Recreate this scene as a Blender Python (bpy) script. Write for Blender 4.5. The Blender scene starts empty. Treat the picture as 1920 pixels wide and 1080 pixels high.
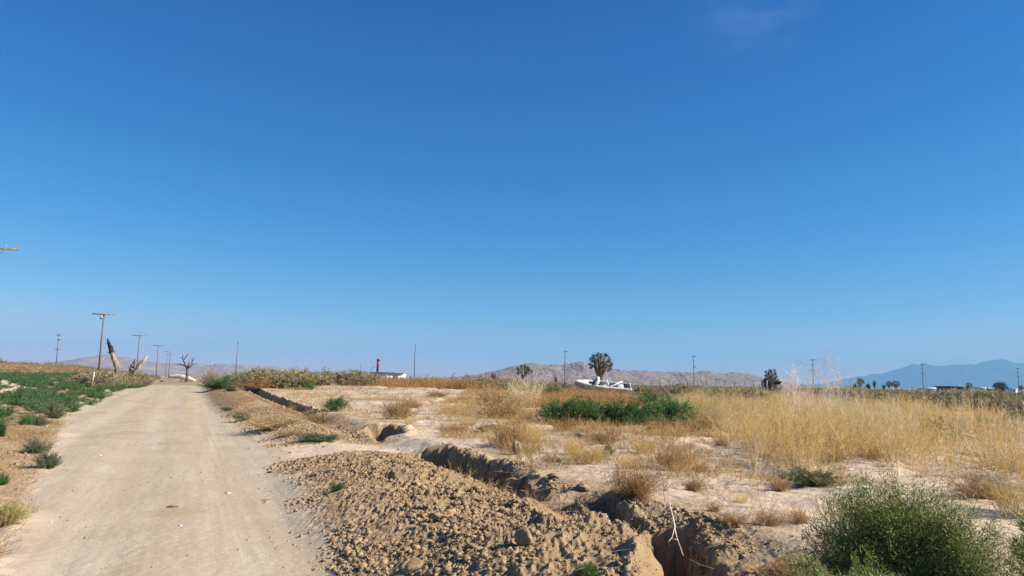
import bpy, math, random
import numpy as np
from mathutils import Matrix, Vector

C = bpy.context.scene
COL = C.collection
R_ = math.radians

# ------------------------------------------------------------------ camera
F = 1387.0                       # focal length in pixels of a 1920 px wide picture
EYE = 1.7
cam_d = bpy.data.cameras.new("camera")
cam_d.sensor_width = 36.0
cam_d.lens = 36.0 * F / 1920.0
cam_d.clip_start = 0.1
cam_d.clip_end = 60000
cam = bpy.data.objects.new("camera", cam_d)
COL.objects.link(cam)
CAM_M = Matrix.Rotation(R_(90 + 7.17), 4, 'X') @ Matrix.Rotation(R_(1.05), 4, 'Z')
cam.matrix_world = Matrix.Translation((0, 0, EYE)) @ CAM_M
C.camera = cam
CAM_R = np.array(CAM_M.to_3x3())

# ------------------------------------------------------------------ sky, sun, exposure
SUN_EL, SUN_AZ = 34.0, 99.0      # azimuth clockwise from the view direction (+Y) towards +X
w = bpy.data.worlds.new("World")
C.world = w
w.use_nodes = True
nt = w.node_tree
sky = nt.nodes.new("ShaderNodeTexSky")
sky.sky_type = 'NISHITA'
sky.sun_disc = False
sky.sun_elevation = R_(SUN_EL)
sky.sun_rotation = R_(SUN_AZ)
sky.air_density = 1.0
sky.dust_density = 0.15
sky.ozone_density = 4.0
sky.altitude = 900
bg = nt.nodes["Background"]
sep = nt.nodes.new("ShaderNodeSeparateColor"); cmb = nt.nodes.new("ShaderNodeCombineColor")   # a deeper, drier desert blue
nt.links.new(sky.outputs[0], sep.inputs[0])
for _i, (_p, _k) in enumerate(((2.5, .070), (1.26, .42), (.84, 1.08))):
    _a = nt.nodes.new("ShaderNodeMath"); _a.operation = 'POWER'; _a.inputs[1].default_value = _p
    _b = nt.nodes.new("ShaderNodeMath"); _b.operation = 'MULTIPLY'; _b.inputs[1].default_value = _k
    nt.links.new(sep.outputs[_i], _a.inputs[0]); nt.links.new(_a.outputs[0], _b.inputs[0]); nt.links.new(_b.outputs[0], cmb.inputs[_i])
# one faint wisp of cirrus high over the hills
_g = nt.nodes.new("ShaderNodeTexCoord"); _wd = (CAM_M.to_3x3() @ Vector(((1412 - 960) / F, -(4 - 540) / F, -1.0))).normalized()
_mp = nt.nodes.new("ShaderNodeMapping"); _mp.inputs["Scale"].default_value = (9, 9, 26)
_nz = nt.nodes.new("ShaderNodeTexNoise"); _nz.inputs["Scale"].default_value = 1.6; _nz.inputs["Detail"].default_value = 7
_ds = nt.nodes.new("ShaderNodeVectorMath"); _ds.operation = 'DISTANCE'; _ds.inputs[1].default_value = _wd
_r1 = nt.nodes.new("ShaderNodeMapRange"); _r1.inputs[1].default_value = .02; _r1.inputs[2].default_value = .085; _r1.inputs[3].default_value = 1; _r1.inputs[4].default_value = 0
_r2 = nt.nodes.new("ShaderNodeMapRange"); _r2.inputs[1].default_value = .42; _r2.inputs[2].default_value = .75; _r2.inputs[4].default_value = .10
_ml = nt.nodes.new("ShaderNodeMath"); _ml.operation = 'MULTIPLY'
_mx = nt.nodes.new("ShaderNodeMix"); _mx.data_type = 'RGBA'; _mx.inputs[7].default_value = (4.2, 4.6, 5.2, 1)
nt.links.new(_g.outputs["Generated"], _mp.inputs[0]); nt.links.new(_mp.outputs[0], _nz.inputs[0]); nt.links.new(_nz.outputs[0], _r2.inputs[0])
nt.links.new(_g.outputs["Generated"], _ds.inputs[0]); nt.links.new(_ds.outputs["Value"], _r1.inputs[0])
nt.links.new(_r1.outputs[0], _ml.inputs[0]); nt.links.new(_r2.outputs[0], _ml.inputs[1]); nt.links.new(_ml.outputs[0], _mx.inputs[0])
nt.links.new(cmb.outputs[0], _mx.inputs[6]); nt.links.new(_mx.outputs[2], bg.inputs[0])
bg.inputs[1].default_value = 0.082

sd = bpy.data.lights.new("sun", 'SUN')
sd.energy = 5.0
sd.angle = R_(0.53)
sd.color = (1.0, 0.925, 0.80)
sun = bpy.data.objects.new("sun", sd)
COL.objects.link(sun)
sv = Vector((math.cos(R_(SUN_EL)) * math.sin(R_(SUN_AZ)), math.cos(R_(SUN_EL)) * math.cos(R_(SUN_AZ)), math.sin(R_(SUN_EL))))
sun.rotation_euler = sv.to_track_quat('Z', 'Y').to_euler()
sun.location = (60, -10, 60)

C.view_settings.view_transform = 'Standard'
C.view_settings.look = 'None'
C.view_settings.gamma = 1.0
C.view_settings.exposure = 0.92
C.render.engine = 'CYCLES'
C.cycles.use_denoising = True
C.cycles.max_bounces = 6
C.cycles.diffuse_bounces = 1
C.cycles.volume_bounces = 0
C.cycles.transparent_max_bounces = 4

# ------------------------------------------------------------------ numeric helpers
def ss(a, b, t):
    t = np.clip((np.asarray(t, float) - a) / (b - a), 0, 1)
    return t * t * (3 - 2 * t)

def _hash(ix, iy, seed):
    h = (ix.astype(np.int64) * 374761393 + iy.astype(np.int64) * 668265263 + seed * 974634977) & 0xFFFFFFFF
    h = ((h ^ (h >> 13)) * 1274126177) & 0xFFFFFFFF
    h = (h ^ (h >> 16)) & 0xFFFFFFFF
    return h / 4294967295.0

def vnoise(x, y, seed=0):
    """value noise in -1..1"""
    x = np.asarray(x, float); y = np.asarray(y, float)
    ix, iy = np.floor(x), np.floor(y)
    fx, fy = x - ix, y - iy
    fx = fx * fx * fx * (fx * (fx * 6 - 15) + 10); fy = fy * fy * fy * (fy * (fy * 6 - 15) + 10)
    a = _hash(ix, iy, seed); b = _hash(ix + 1, iy, seed); c = _hash(ix, iy + 1, seed); d = _hash(ix + 1, iy + 1, seed)
    return ((a + (b - a) * fx) * (1 - fy) + (c + (d - c) * fx) * fy) * 2 - 1

def fbm(x, y, seed=0, oc=4, gain=0.5):
    s = 0; a = 1; t = 0
    for k in range(oc):
        s = s + a * vnoise(x * 2 ** k + 17.3 * k, y * 2 ** k - 9.1 * k, seed + k); t += a; a *= gain
    return s / t

def billow(x, y, seed=0, oc=3):
    s = 0; a = 1; t = 0
    for k in range(oc):
        s = s + a * np.abs(vnoise(x * 2 ** k + 7.7 * k, y * 2 ** k + 3.1 * k, seed + k)); t += a; a *= 0.55
    return s / t

DX, DY = -0.395, 0.9187          # along the road
NX, NY = 0.9187, 0.395           # across it, towards the trench

def uv(x, y):
    return x * DX + y * DY, x * NX + y * NY

def ray(px, py):
    d = CAM_R @ np.array([(px - 960) / F, -(py - 540) / F, -1.0])
    return d

def flat(px, py, z=0.0):
    d = ray(px, py)
    t = (z - EYE) / d[2]
    return d[0] * t, d[1] * t

def yh(px):                       # picture row of the eye-level horizon
    return 714.5 + 0.0183 * (px - 960)

# trenches: polylines on the ground (half width, depth)
TR = []
def trench(pts, hw, dep, z=0.2):
    TR.append(([flat(a, b, z) for a, b in pts], hw, dep))
trench([(1250, 985), (1280, 1025), (1330, 1140)], 0.31, 0.85)
trench([(1052, 966), (1106, 1014)], 0.24, 0.5, 0.25)
trench([(1125, 930), (1150, 948), (1185, 966)], 0.16, 0.24)
trench([(800, 840), (890, 870), (975, 912)], 0.38, 0.85)
trench([(716, 802), (729, 812)], 0.4, 0.7)
trench([(590, 773), (535, 756), (490, 744), (440, 731), (415, 724)], 0.27, 0.7)

def seg_dist(x, y, pts):
    best = np.full(np.shape(x), 1e9)
    for (ax, ay), (bx, by) in zip(pts[:-1], pts[1:]):
        vx, vy = bx - ax, by - ay
        t = np.clip(((x - ax) * vx + (y - ay) * vy) / (vx * vx + vy * vy), 0, 1)
        best = np.minimum(best, np.hypot(x - ax - t * vx, y - ay - t * vy))
    return best

def road_left(u):
    return np.interp(u, [0, 6, 9, 15, 20, 28, 38, 60, 120], [-.9, -1.15, -1.45, -2.1, -2.65, -3.5, -4.6, -5.6, -6.2])

def road_right(u):
    return np.interp(u, [0, 6, 13, 20, 30, 40, 60, 120], [1.25, 1.3, 1.65, 2.2, 1.9, 1.3, 1.2, 1.0])

def pile_h(u):
    return np.interp(u, [0, 5, 9, 14, 15.8, 17.0, 19.0, 20.5, 25, 28, 34, 60, 80, 95], [.20, .34, .44, .40, .12, .05, .06, .30, .34, .30, .34, .34, .25, 0])

def masks(x, y):
    u, v = uv(x, y)
    wob = 0.28 * fbm(x * 0.9, y * 0.9, 5, 4)
    rl, rr = road_left(u), road_right(u)
    road = ss(rl - .25, rl + .25, v + wob) * (1 - ss(rr - .3, rr + .35, v + wob)) * (1 - ss(110, 150, u))
    lf = ss(.95, 2.7, v - (rr - 1.3) * .7)
    pile = lf * (1 - ss(3.3, 4.45, v - 0.0))
    soil = ss(1.0, 1.5, v + wob * 1.2 - (rr - 1.3) * .7) * (1 - ss(4.5, 5.6, v + wob * 1.5)) * ss(.05, .18, pile_h(u) + wob * .12) * (1 - ss(78, 95, u))
    soil = np.maximum(soil, .8 * (1 - ss(5.0, 6.2, v + 2 * wob)) * ss(3.9, 4.3, v) * (1 - ss(15, 17, u)))
    lv = rl - v + wob
    verge = ss(.0, .35, lv) * (1 - ss(2.2, 4.5, lv)) * (1 - ss(26, 40, u))
    soil = np.maximum(soil, .95 * verge)
    return u, v, road, pile, soil

MOUNDS = [(*flat(1178, 1055, .2), .38, .10), (*flat(1010, 948, .2), .4, .10), (*flat(1192, 990, .2), .25, .08)]

def hmacro(x, y):
    x = np.asarray(x, float); y = np.asarray(y, float)
    u, v, road, pile, soil = masks(x, y)
    z = 0.22 * ss(4.6, 5.6, v)
    r = np.hypot(x, y)
    z = z + ss(5.5, 8, v) * (0.11 * vnoise(x / 6, y / 6, 31) + .07 * vnoise(x / 2.6, y / 2.6, 32))
    z = z + 0.85 * np.exp(-((x + 20) / 17) ** 2 - ((y - 76) / 20) ** 2)
    z = z + 0.35 * np.exp(-((x - 2) / 12) ** 2 - ((y - 66) / 14) ** 2)
    z = z + 0.30 * ss(8, 16, v) * np.exp(-((y - 38) / 12) ** 2) * np.exp(-((x + 9) / 8) ** 2)
    yy = np.maximum(y, 1)
    lw = road_left(u) - v
    z = z + 1.0 * ss(.5, 9, lw) * ss(22, 62, y) * (1 - ss(300, 700, y))
    z = z + 2.2 * ss(4, 26, lw) * ss(80, 140, y) * (1 - ss(300, 700, y))
    z = z + 1.0 * np.exp(-((x + 82) / 26) ** 2 - ((y - 195) / 18) ** 2)
    lv = road_left(u) - v
    z = z + ss(0, 1.5, lv) * .10 + ss(.2, 3, lv) * .08 * vnoise(x / 2.2, y / 2.2, 33)
    z = z + pile_h(u) * pile * (1 + .25 * vnoise(u / 1.9, v / 1.4, 34))
    for mx, my, mr, mh in MOUNDS: z = z + mh * np.exp(-((x - mx) ** 2 + (y - my) ** 2) / mr ** 2)
    return z

def height(x, y):
    x = np.asarray(x, float); y = np.asarray(y, float)
    u, v, road, pile, soil = masks(x, y)
    z = hmacro(x, y)
    near = 1 - ss(60, 140, np.hypot(x, y))
    # sand roughness
    sand = (1 - road) * (1 - soil) * near
    z = z + sand * (.060 * fbm(x / 1.1, y / 1.1, 41, 5) + .024 * fbm(x / .22, y / .22, 44, 3) + .05 * np.maximum(0, fbm(x / .6, y / .6, 47, 3) - .15))
    # little eroded ledges
    led = fbm(x / 3.2, y / 2.2, 51, 3)
    z = z + sand * ss(6, 9, v) * .10 * (ss(.06, .20, led) - .5)
    # road: ruts and washboard
    ru = .022 * np.cos((v + .9) * 2 * np.pi / 1.75)
    z = z + road * near * (-.03 - ru * .7 + .006 * fbm(v / .25, u / 3.5, 61, 3) + .003 * vnoise(x / .07, y / .07, 62))
    # dug soil: lumps
    lump = billow(x / .45, y / .45, 71, 4) * .10 + (.5 - billow(x / .13, y / .13, 75, 3)) * .075 + .018 * vnoise(x / .035, y / .035, 79)
    z = z + soil * near * (lump - .075) * np.where(v > 0, ss(0, .25, pile_h(u)) * (.35 + .65 * pile), .4)
    # trenches
    jag = .17 * fbm(x / .5, y / .5, 81, 3) + .02 * vnoise(x / .12, y / .12, 85)
    for pts, hw, dep in TR:
        d = seg_dist(x, y, pts) + jag * min(1, hw / .35)
        cut = .80 * (1 - ss(hw * .78, hw * .98, d)) + .20 * (1 - ss(hw * .95, hw * 1.35, d + .10 * fbm(x / .2, y / .2, 83, 2)))
        lip = np.exp(-((d - hw * 1.5) / (hw * .55)) ** 2)
        z = z + lip * .05 * (1 + 1.5 * vnoise(x / .25, y / .25, 86)) * (1 - cut)
        z = z - cut * dep * (1 + .12 * vnoise(x / .5, y / .5, 87))
    return z

def at(px, py):
    """the ground point seen at a pixel of the photograph"""
    d = ray(px, py)
    t = 3.0; pt = t
    for k in range(900):
        p = d * t
        if EYE + p[2] < float(hmacro(p[0], p[1])):
            lo, hi = pt, t
            for j in range(24):
                m = (lo + hi) / 2; p = d * m
                if EYE + p[2] < float(hmacro(p[0], p[1])): hi = m
                else: lo = m
            p = d * hi
            return p[0], p[1], float(height(p[0], p[1]))
        pt = t; t *= 1.012
        if t > 4000: break
    return None

def at_dist(px, dist):
    """the ground point under a picture column at a given forward distance"""
    d = ray(px, yh(px)); d = d / d[1]
    x, y = d[0] * dist, dist
    return x, y, float(height(x, y))

# ------------------------------------------------------------------ mesh helpers
class MB:
    def __init__(s): s.v = []; s.f = []; s.n = 0
    def add(s, v, f):
        v = np.asarray(v, float).reshape(-1, 3); f = np.asarray(f, int).reshape(-1, 3)
        s.v.append(v); s.f.append(f + s.n); s.n += len(v); return s
    def arrays(s):
        return (np.concatenate(s.v), np.concatenate(s.f)) if s.v else (np.zeros((0, 3)), np.zeros((0, 3), int))

def raw_mesh(name, v, f, k=3):
    me = bpy.data.meshes.new(name)
    me.vertices.add(len(v)); me.vertices.foreach_set("co", np.ascontiguousarray(v, dtype=np.float32).ravel())
    me.loops.add(len(f) * k); me.loops.foreach_set("vertex_index", np.ascontiguousarray(f, dtype=np.int32).ravel())
    me.polygons.add(len(f))
    me.polygons.foreach_set("loop_start", np.arange(0, len(f) * k, k, dtype=np.int32))
    me.update(calc_edges=True)
    return me

def obj(name, mb, mat, parent=None, smooth=False, loc=None, rz=0.0):
    v, f = mb.arrays() if isinstance(mb, MB) else mb
    me = raw_mesh(name, v, f)
    me.materials.append(mat)
    if smooth: me.polygons.foreach_set("use_smooth", np.ones(len(f), dtype=bool))
    o = bpy.data.objects.new(name, me); COL.objects.link(o)
    if parent: o.parent = parent
    if loc is not None: o.location = loc
    o.rotation_euler.z = rz
    return o

def tag(o, label=None, cat=None, group=None, kind=None):
    if label: o["label"] = label
    if cat: o["category"] = cat
    if group: o["group"] = group
    if kind: o["kind"] = kind
    return o

def empty(name, loc, rz=0.0):
    o = bpy.data.objects.new(name, None); COL.objects.link(o)
    o.location = loc; o.rotation_euler.z = rz; o.empty_display_size = .2
    return o

def copy_tree(o, parent=None):
    c = o.copy(); COL.objects.link(c)
    if parent: c.parent = parent
    for k in ("label", "category", "group"):
        if parent is None and k in c: del c[k]
    for ch in list(o.children): copy_tree(ch, c)
    return c

def box(mb, cx, cy, cz, sx, sy, sz, m=None):
    v = np.array([[i, j, k] for i in (-.5, .5) for j in (-.5, .5) for k in (-.5, .5)], float) * [sx, sy, sz]
    if m is not None: v = v @ np.array(m).T
    v = v + [cx, cy, cz]
    q = [(0, 1, 3, 2), (4, 6, 7, 5), (0, 4, 5, 1), (2, 3, 7, 6), (0, 2, 6, 4), (1, 5, 7, 3)]
    mb.add(v, [t for a, b, c, d in q for t in ((a, b, c), (a, c, d))])

def bar(mb, p, q, wd, ht, up=(0, 0, 1)):
    p = np.array(p, float); q = np.array(q, float); a = q - p; L = np.linalg.norm(a); a /= L
    s = np.cross(a, up); s /= np.linalg.norm(s); t = np.cross(s, a)
    m = np.stack([a, s, t], 1)
    c = (p + q) / 2
    box(mb, *c, L, wd, ht, m)

def tube(mb, pts, rad, n=6, cap=True, rng=None, rough=0.0):
    pts = np.asarray(pts, float); rad = np.broadcast_to(np.asarray(rad, float), (len(pts),))
    k = len(pts); T = np.gradient(pts, axis=0); T /= np.linalg.norm(T, axis=1)[:, None] + 1e-9
    ref = np.array([1, 0, 0]) if abs(T[0][0]) < .8 else np.array([0, 1, 0])
    V = []
    for i in range(k):
        s = np.cross(T[i], ref); s /= np.linalg.norm(s); t = np.cross(s, T[i]); ref = np.cross(T[i], s) * -1 if False else ref
        a = np.arange(n) / n * 2 * np.pi
        rr = rad[i] * (1 + (rng.uniform(-rough, rough, n) if rng is not None and rough else 0))
        V.append(pts[i] + np.outer(np.cos(a) * rr, s) + np.outer(np.sin(a) * rr, t))
    V = np.concatenate(V); Fc = []
    for i in range(k - 1):
        for j in range(n):
            a, b = i * n + j, i * n + (j + 1) % n
            Fc += [(a, b, b + n), (a, b + n, a + n)]
    if cap:
        V = np.concatenate([V, pts[:1], pts[-1:]]); c0, c1 = k * n, k * n + 1
        for j in range(n):
            Fc += [(c0, (j + 1) % n, j), (c1, (k - 1) * n + j, (k - 1) * n + (j + 1) % n)]
    mb.add(V, Fc)

_ph = (1 + 5 ** .5) / 2
ICO_V = np.array([(-1, _ph, 0), (1, _ph, 0), (-1, -_ph, 0), (1, -_ph, 0), (0, -1, _ph), (0, 1, _ph), (0, -1, -_ph), (0, 1, -_ph), (_ph, 0, -1), (_ph, 0, 1), (-_ph, 0, -1), (-_ph, 0, 1)]) / math.hypot(1, _ph)
ICO_F = np.array([(0, 11, 5), (0, 5, 1), (0, 1, 7), (0, 7, 10), (0, 10, 11), (1, 5, 9), (5, 11, 4), (11, 10, 2), (10, 7, 6), (7, 1, 8), (3, 9, 4), (3, 4, 2), (3, 2, 6), (3, 6, 8), (3, 8, 9), (4, 9, 5), (2, 4, 11), (6, 2, 10), (8, 6, 7), (9, 8, 1)])

def subdiv(v, f):
    v = [tuple(p) for p in v]; cache = {}; out = []
    def mid(a, b):
        k = (min(a, b), max(a, b))
        if k not in cache:
            m = (np.array(v[a]) + np.array(v[b])) / 2; m /= np.linalg.norm(m)
            v.append(tuple(m)); cache[k] = len(v) - 1
        return cache[k]
    for a, b, c in f:
        ab, bc, ca = mid(a, b), mid(b, c), mid(c, a)
        out += [(a, ab, ca), (b, bc, ab), (c, ca, bc), (ab, bc, ca)]
    return np.array(v), np.array(out)
ICO1 = subdiv(ICO_V, ICO_F); ICO2 = subdiv(*ICO1)

def rot_z(a):
    c, s = math.cos(a), math.sin(a)
    return np.array([[c, -s, 0], [s, c, 0], [0, 0, 1]])

def rand_dirs(rng, n, up=None):
    d = rng.normal(size=(n, 3))
    if up is not None: d[:, 2] = np.abs(d[:, 2]) + up
    return d / np.linalg.norm(d, axis=1)[:, None]

def ribbons(mb, P, D, L, W, bend=None, seg=1, rng=None, taper=.25):
    """thin leaf or stem strips: one island each"""
    n = len(P)
    if n == 0: return
    L = np.broadcast_to(L, (n,))[:, None]; W = np.broadcast_to(W, (n,))[:, None]
    r = rng.normal(size=(n, 3)); s = np.cross(D, r); s /= np.linalg.norm(s, axis=1)[:, None] + 1e-9
    tip = P + D * L
    if bend is not None: tip = tip + bend
    if seg == 1:
        V = np.stack([P - s * W / 2, P + s * W / 2, tip + s * W * taper / 2, tip - s * W * taper / 2], 1).reshape(-1, 3)
        i = np.arange(n)[:, None] * 4
        Fc = np.concatenate([i + [0, 1, 2], i + [0, 2, 3]], 0)
    else:
        mid = P + D * L * .5 + (bend * .25 if bend is not None else 0)
        V = np.stack([P - s * W / 2, P + s * W / 2, mid - s * W * .42, mid + s * W * .42, tip - s * W * .1, tip + s * W * .1], 1).reshape(-1, 3)
        i = np.arange(n)[:, None] * 6
        Fc = np.concatenate([i + [0, 1, 3], i + [0, 3, 2], i + [2, 3, 5], i + [2, 5, 4]], 0)
    mb.add(V, Fc)

# ------------------------------------------------------------------ materials
def nodes_of(name):
    m = bpy.data.materials.new(name); m.use_nodes = True
    n = m.node_tree; b = n.nodes["Principled BSDF"]
    b.inputs["Specular IOR Level"].default_value = .25
    return m, n, b

def N(nt, t, **k):
    n = nt.nodes.new(t)
    for a, b in k.items():
        if a.startswith("i_"): n.inputs[a[2:].replace("_", " ")].default_value = b
        else: setattr(n, a, b)
    return n

def ramp(nt, stops):
    r = nt.nodes.new("ShaderNodeValToRGB"); e = r.color_ramp.elements
    while len(e) > 1: e.remove(e[0])
    e[0].position = stops[0][0]; e[0].color = (*stops[0][1], 1)
    for p, c in stops[1:]:
        q = e.new(p); q.color = (*c, 1)
    return r

def mixc(nt, fac, a, b, mode='MIX'):
    m = nt.nodes.new("ShaderNodeMix"); m.data_type = 'RGBA'; m.blend_type = mode
    for s, v in ((0, fac), (6, a), (7, b)):
        if hasattr(v, "is_output"): nt.links.new(v, m.inputs[s])
        elif isinstance(v, (int, float)): m.inputs[s].default_value = v
        else: m.inputs[s].default_value = (*v, 1)
    return m.outputs[2]

def plant_mat(name, cols, rough=.75, trans=.25):
    """every strip picks its own colour"""
    m, nt, b = nodes_of(name)
    g = N(nt, "ShaderNodeNewGeometry")
    k = len(cols)
    r = ramp(nt, [(i / max(1, k - 1), c) for i, c in enumerate(cols)])
    nt.links.new(g.outputs["Random Per Island"], r.inputs[0])
    oi = N(nt, "ShaderNodeObjectInfo")
    hs = N(nt, "ShaderNodeHueSaturation")
    mr = N(nt, "ShaderNodeMapRange", i_To_Min=.82, i_To_Max=1.15)
    nt.links.new(oi.outputs["Random"], mr.inputs[0]); nt.links.new(mr.outputs[0], hs.inputs["Value"])
    nt.links.new(r.outputs[0], hs.inputs["Color"])
    nt.links.new(hs.outputs[0], b.inputs["Base Color"])
    b.inputs["Roughness"].default_value = rough
    if trans:
        t = N(nt, "ShaderNodeBsdfTranslucent"); nt.links.new(hs.outputs[0], t.inputs[0])
        mx = N(nt, "ShaderNodeMixShader", i_Fac=trans)
        nt.links.new(b.outputs[0], mx.inputs[1]); nt.links.new(t.outputs[0], mx.inputs[2])
        nt.links.new(mx.outputs[0], nt.nodes["Material Output"].inputs[0])
    return m

def solid_mat(name, c1, c2, scale=4.0, rough=.7, stretch=(1, 1, 1), bump=0.0, detail=5):
    m, nt, b = nodes_of(name)
    tc = N(nt, "ShaderNodeTexCoord"); mp = N(nt, "ShaderNodeMapping"); mp.inputs["Scale"].default_value = stretch
    nt.links.new(tc.outputs["Object"], mp.inputs[0])
    n = N(nt, "ShaderNodeTexNoise", i_Scale=scale, i_Detail=detail)
    nt.links.new(mp.outputs[0], n.inputs[0])
    r = ramp(nt, [(.35, c1), (.65, c2)]); nt.links.new(n.outputs[0], r.inputs[0])
    nt.links.new(r.outputs[0], b.inputs["Base Color"]); b.inputs["Roughness"].default_value = rough
    if bump:
        bp = N(nt, "ShaderNodeBump", i_Strength=bump, i_Distance=.02)
        nt.links.new(n.outputs[0], bp.inputs["Height"]); nt.links.new(bp.outputs[0], b.inputs["Normal"])
    return m

def ground_mat():
    m, nt, b = nodes_of("desert_ground")
    L = nt.links.new
    pos = N(nt, "ShaderNodeNewGeometry").outputs["Position"]
    def noise(scale, detail=5, vec=pos, rough=.55):
        n = N(nt, "ShaderNodeTexNoise", i_Scale=scale, i_Detail=detail, i_Roughness=rough); L(vec, n.inputs[0]); return n.outputs[0]
    def att(n):
        a = N(nt, "ShaderNodeAttribute"); a.attribute_name = n; return a.outputs["Fac"]
    def rmp(src, stops):
        r = ramp(nt, stops); L(src, r.inputs[0]); return r.outputs[0]
    sand = rmp(noise(.55, 6), [(.3, (.45, .35, .24)), (.5, (.54, .43, .305)), (.7, (.60, .49, .36))])
    sand = mixc(nt, rmp(noise(38, 3), [(.35, (.0,) * 3), (.75, (.55,) * 3)]), sand, (.40, .29, .185))
    # thin litter of stems and seed on the sand
    lit = rmp(noise(7, 8, rough=.75), [(.56, (0,) * 3), (.66, (.65,) * 3)])
    sand = mixc(nt, lit, sand, (.30, .20, .115))
    cv = N(nt, "ShaderNodeCombineXYZ"); mu = N(nt, "ShaderNodeMath", operation='MULTIPLY'); mu.inputs[1].default_value = .07
    L(att("across"), cv.inputs[0]); L(att("along"), mu.inputs[0]); L(mu.outputs[0], cv.inputs[1])
    road = rmp(noise(.9, 5), [(.3, (.425, .345, .24)), (.5, (.48, .40, .29)), (.7, (.53, .45, .34))])
    trk = rmp(noise(1.5, 7, cv.outputs[0], .62), [(.36, (.85,) * 3), (.60, (0,) * 3)])
    road = mixc(nt, trk, road, (.43, .325, .205))
    road = mixc(nt, rmp(noise(55, 3), [(.50, (0,) * 3), (.70, (.6,) * 3)]), road, (.33, .245, .165))
    mr = N(nt, "ShaderNodeMapRange"); mr.inputs[1].default_value = -3; mr.inputs[2].default_value = 3; L(att("across"), mr.inputs[0])
    K = (0,) * 3; wt = (.5,) * 3
    rut = rmp(mr.outputs[0], [(.16, K), (.24, wt), (.30, K), (.44, K), (.52, wt), (.60, K)])
    rut = mixc(nt, 1.0, rut, rmp(noise(.8, 4), [(.35, (.2,) * 3), (.6, (1,) * 3)]), 'MULTIPLY')
    road = mixc(nt, rut, road, (.40, .295, .18))
    cv2 = N(nt, "ShaderNodeCombineXYZ"); mu2 = N(nt, "ShaderNodeMath", operation='MULTIPLY'); mu2.inputs[1].default_value = .012
    L(att("across"), cv2.inputs[0]); L(att("along"), mu2.inputs[0]); L(mu2.outputs[0], cv2.inputs[1])
    fine = rmp(noise(11, 4, cv2.outputs[0], .6), [(.44, (.45,) * 3), (.56, K)])
    lane = rmp(mr.outputs[0], [(.10, K), (.20, wt), (.34, K), (.50, K), (.60, (1,) * 3), (.70, K)])
    road = mixc(nt, mixc(nt, 1.0, fine, lane, 'MULTIPLY'), road, (.36, .285, .19))
    road = mixc(nt, rmp(noise(26, 2, rough=.4), [(.66, K), (.72, (.7,) * 3)]), road, (.60, .52, .42))
    damp = rmp(noise(.38, 3), [(.60, (0,) * 3), (.70, (.6,) * 3)])
    road = mixc(nt, damp, road, (.36, .25, .135))
    soil = rmp(noise(2.2, 6), [(.3, (.24, .16, .085)), (.55, (.295, .203, .113)), (.75, (.36, .26, .155))])
    dry = rmp(noise(.8, 8, rough=.7), [(.35, (.26, .165, .085)), (.5, (.36, .235, .125)), (.65, (.40, .31, .19))])
    scr = rmp(noise(.22, 8, rough=.7), [(.38, (.16, .14, .07)), (.5, (.30, .235, .13)), (.62, (.42, .33, .21))])
    c = mixc(nt, att("far"), sand, scr)
    c = mixc(nt, att("dry"), c, dry)
    c = mixc(nt, att("soil"), c, soil)
    c = mixc(nt, att("road"), c, road)
    L(c, b.inputs["Base Color"])
    b.inputs["Roughness"].default_value = .95
    b.inputs["Specular IOR Level"].default_value = .1
    hn = N(nt, "ShaderNodeMath", operation='ADD')
    L(noise(60, 4), hn.inputs[0]); L(noise(14, 4), hn.inputs[1])
    bp = N(nt, "ShaderNodeBump", i_Strength=.55, i_Distance=.012)
    L(hn.outputs[0], bp.inputs["Height"]); L(bp.outputs[0], b.inputs["Normal"])
    return m

M = {}
M["ground"] = ground_mat()
M["crumb"] = plant_mat("soil_crumb", [(.21, .14, .075), (.265, .18, .097), (.305, .212, .117), (.345, .245, .14)], .95, 0)
M["clod"] = solid_mat("dug_soil", (.205, .138, .076), (.31, .222, .13), 14, .95, bump=.4)
M["pebble"] = plant_mat("road_pebble", [(.30, .24, .175), (.44, .36, .27), (.52, .44, .34), (.22, .18, .13)], .9, 0)
M["green"] = plant_mat("thistle_green", [(.04, .10, .022), (.07, .15, .034), (.105, .20, .05), (.17, .25, .075)], .6)
M["carpet"] = plant_mat("carpet_green", [(.034, .08, .026), (.055, .118, .038), (.085, .16, .055), (.13, .20, .085)], .6)
M["bush"] = plant_mat("bush_green", [(.07, .115, .018), (.145, .20, .032), (.22, .275, .05), (.31, .35, .095), (.44, .45, .21)], .55)
M["greygreen"] = plant_mat("weed_grey_green", [(.10, .12, .06), (.15, .17, .09), (.2, .2, .11)], .7)
M["sage"] = plant_mat("scrub_olive", [(.17, .14, .06), (.28, .23, .105), (.38, .32, .17), (.46, .39, .23)], .8)
M["darkscrub"] = plant_mat("scrub_dark", [(.06, .05, .03), (.12, .10, .06), (.18, .15, .09)], .8)
M["rust"] = plant_mat("dried_weed_rust", [(.30, .15, .05), (.41, .225, .08), (.48, .30, .125), (.35, .20, .09)], .8, .3)
M["brown"] = plant_mat("dried_weed_brown", [(.26, .14, .06), (.38, .22, .09), (.48, .31, .14), (.55, .40, .21)], .8, .3)
M["gold"] = plant_mat("dried_grass_gold", [(.47, .28, .075), (.61, .40, .125), (.69, .49, .185), (.76, .60, .31)], .7, .35)
M["pale"] = plant_mat("dried_grass_pale", [(.55, .42, .22), (.66, .53, .30), (.74, .63, .42)], .7, .35)
M["plume"] = plant_mat("seed_plume", [(.58, .48, .37), (.70, .59, .46), (.78, .69, .57)], .7, .4)
M["stick"] = solid_mat("bleached_wood", (.50, .42, .32), (.68, .60, .48), 8, .8)
M["pole"] = solid_mat("pole_wood", (.15, .11, .085), (.24, .185, .145), 5, .85, (1, 1, .1))
M["metal"] = solid_mat("galvanised_metal", (.30, .30, .30), (.42, .42, .42), 6, .5)
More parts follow.
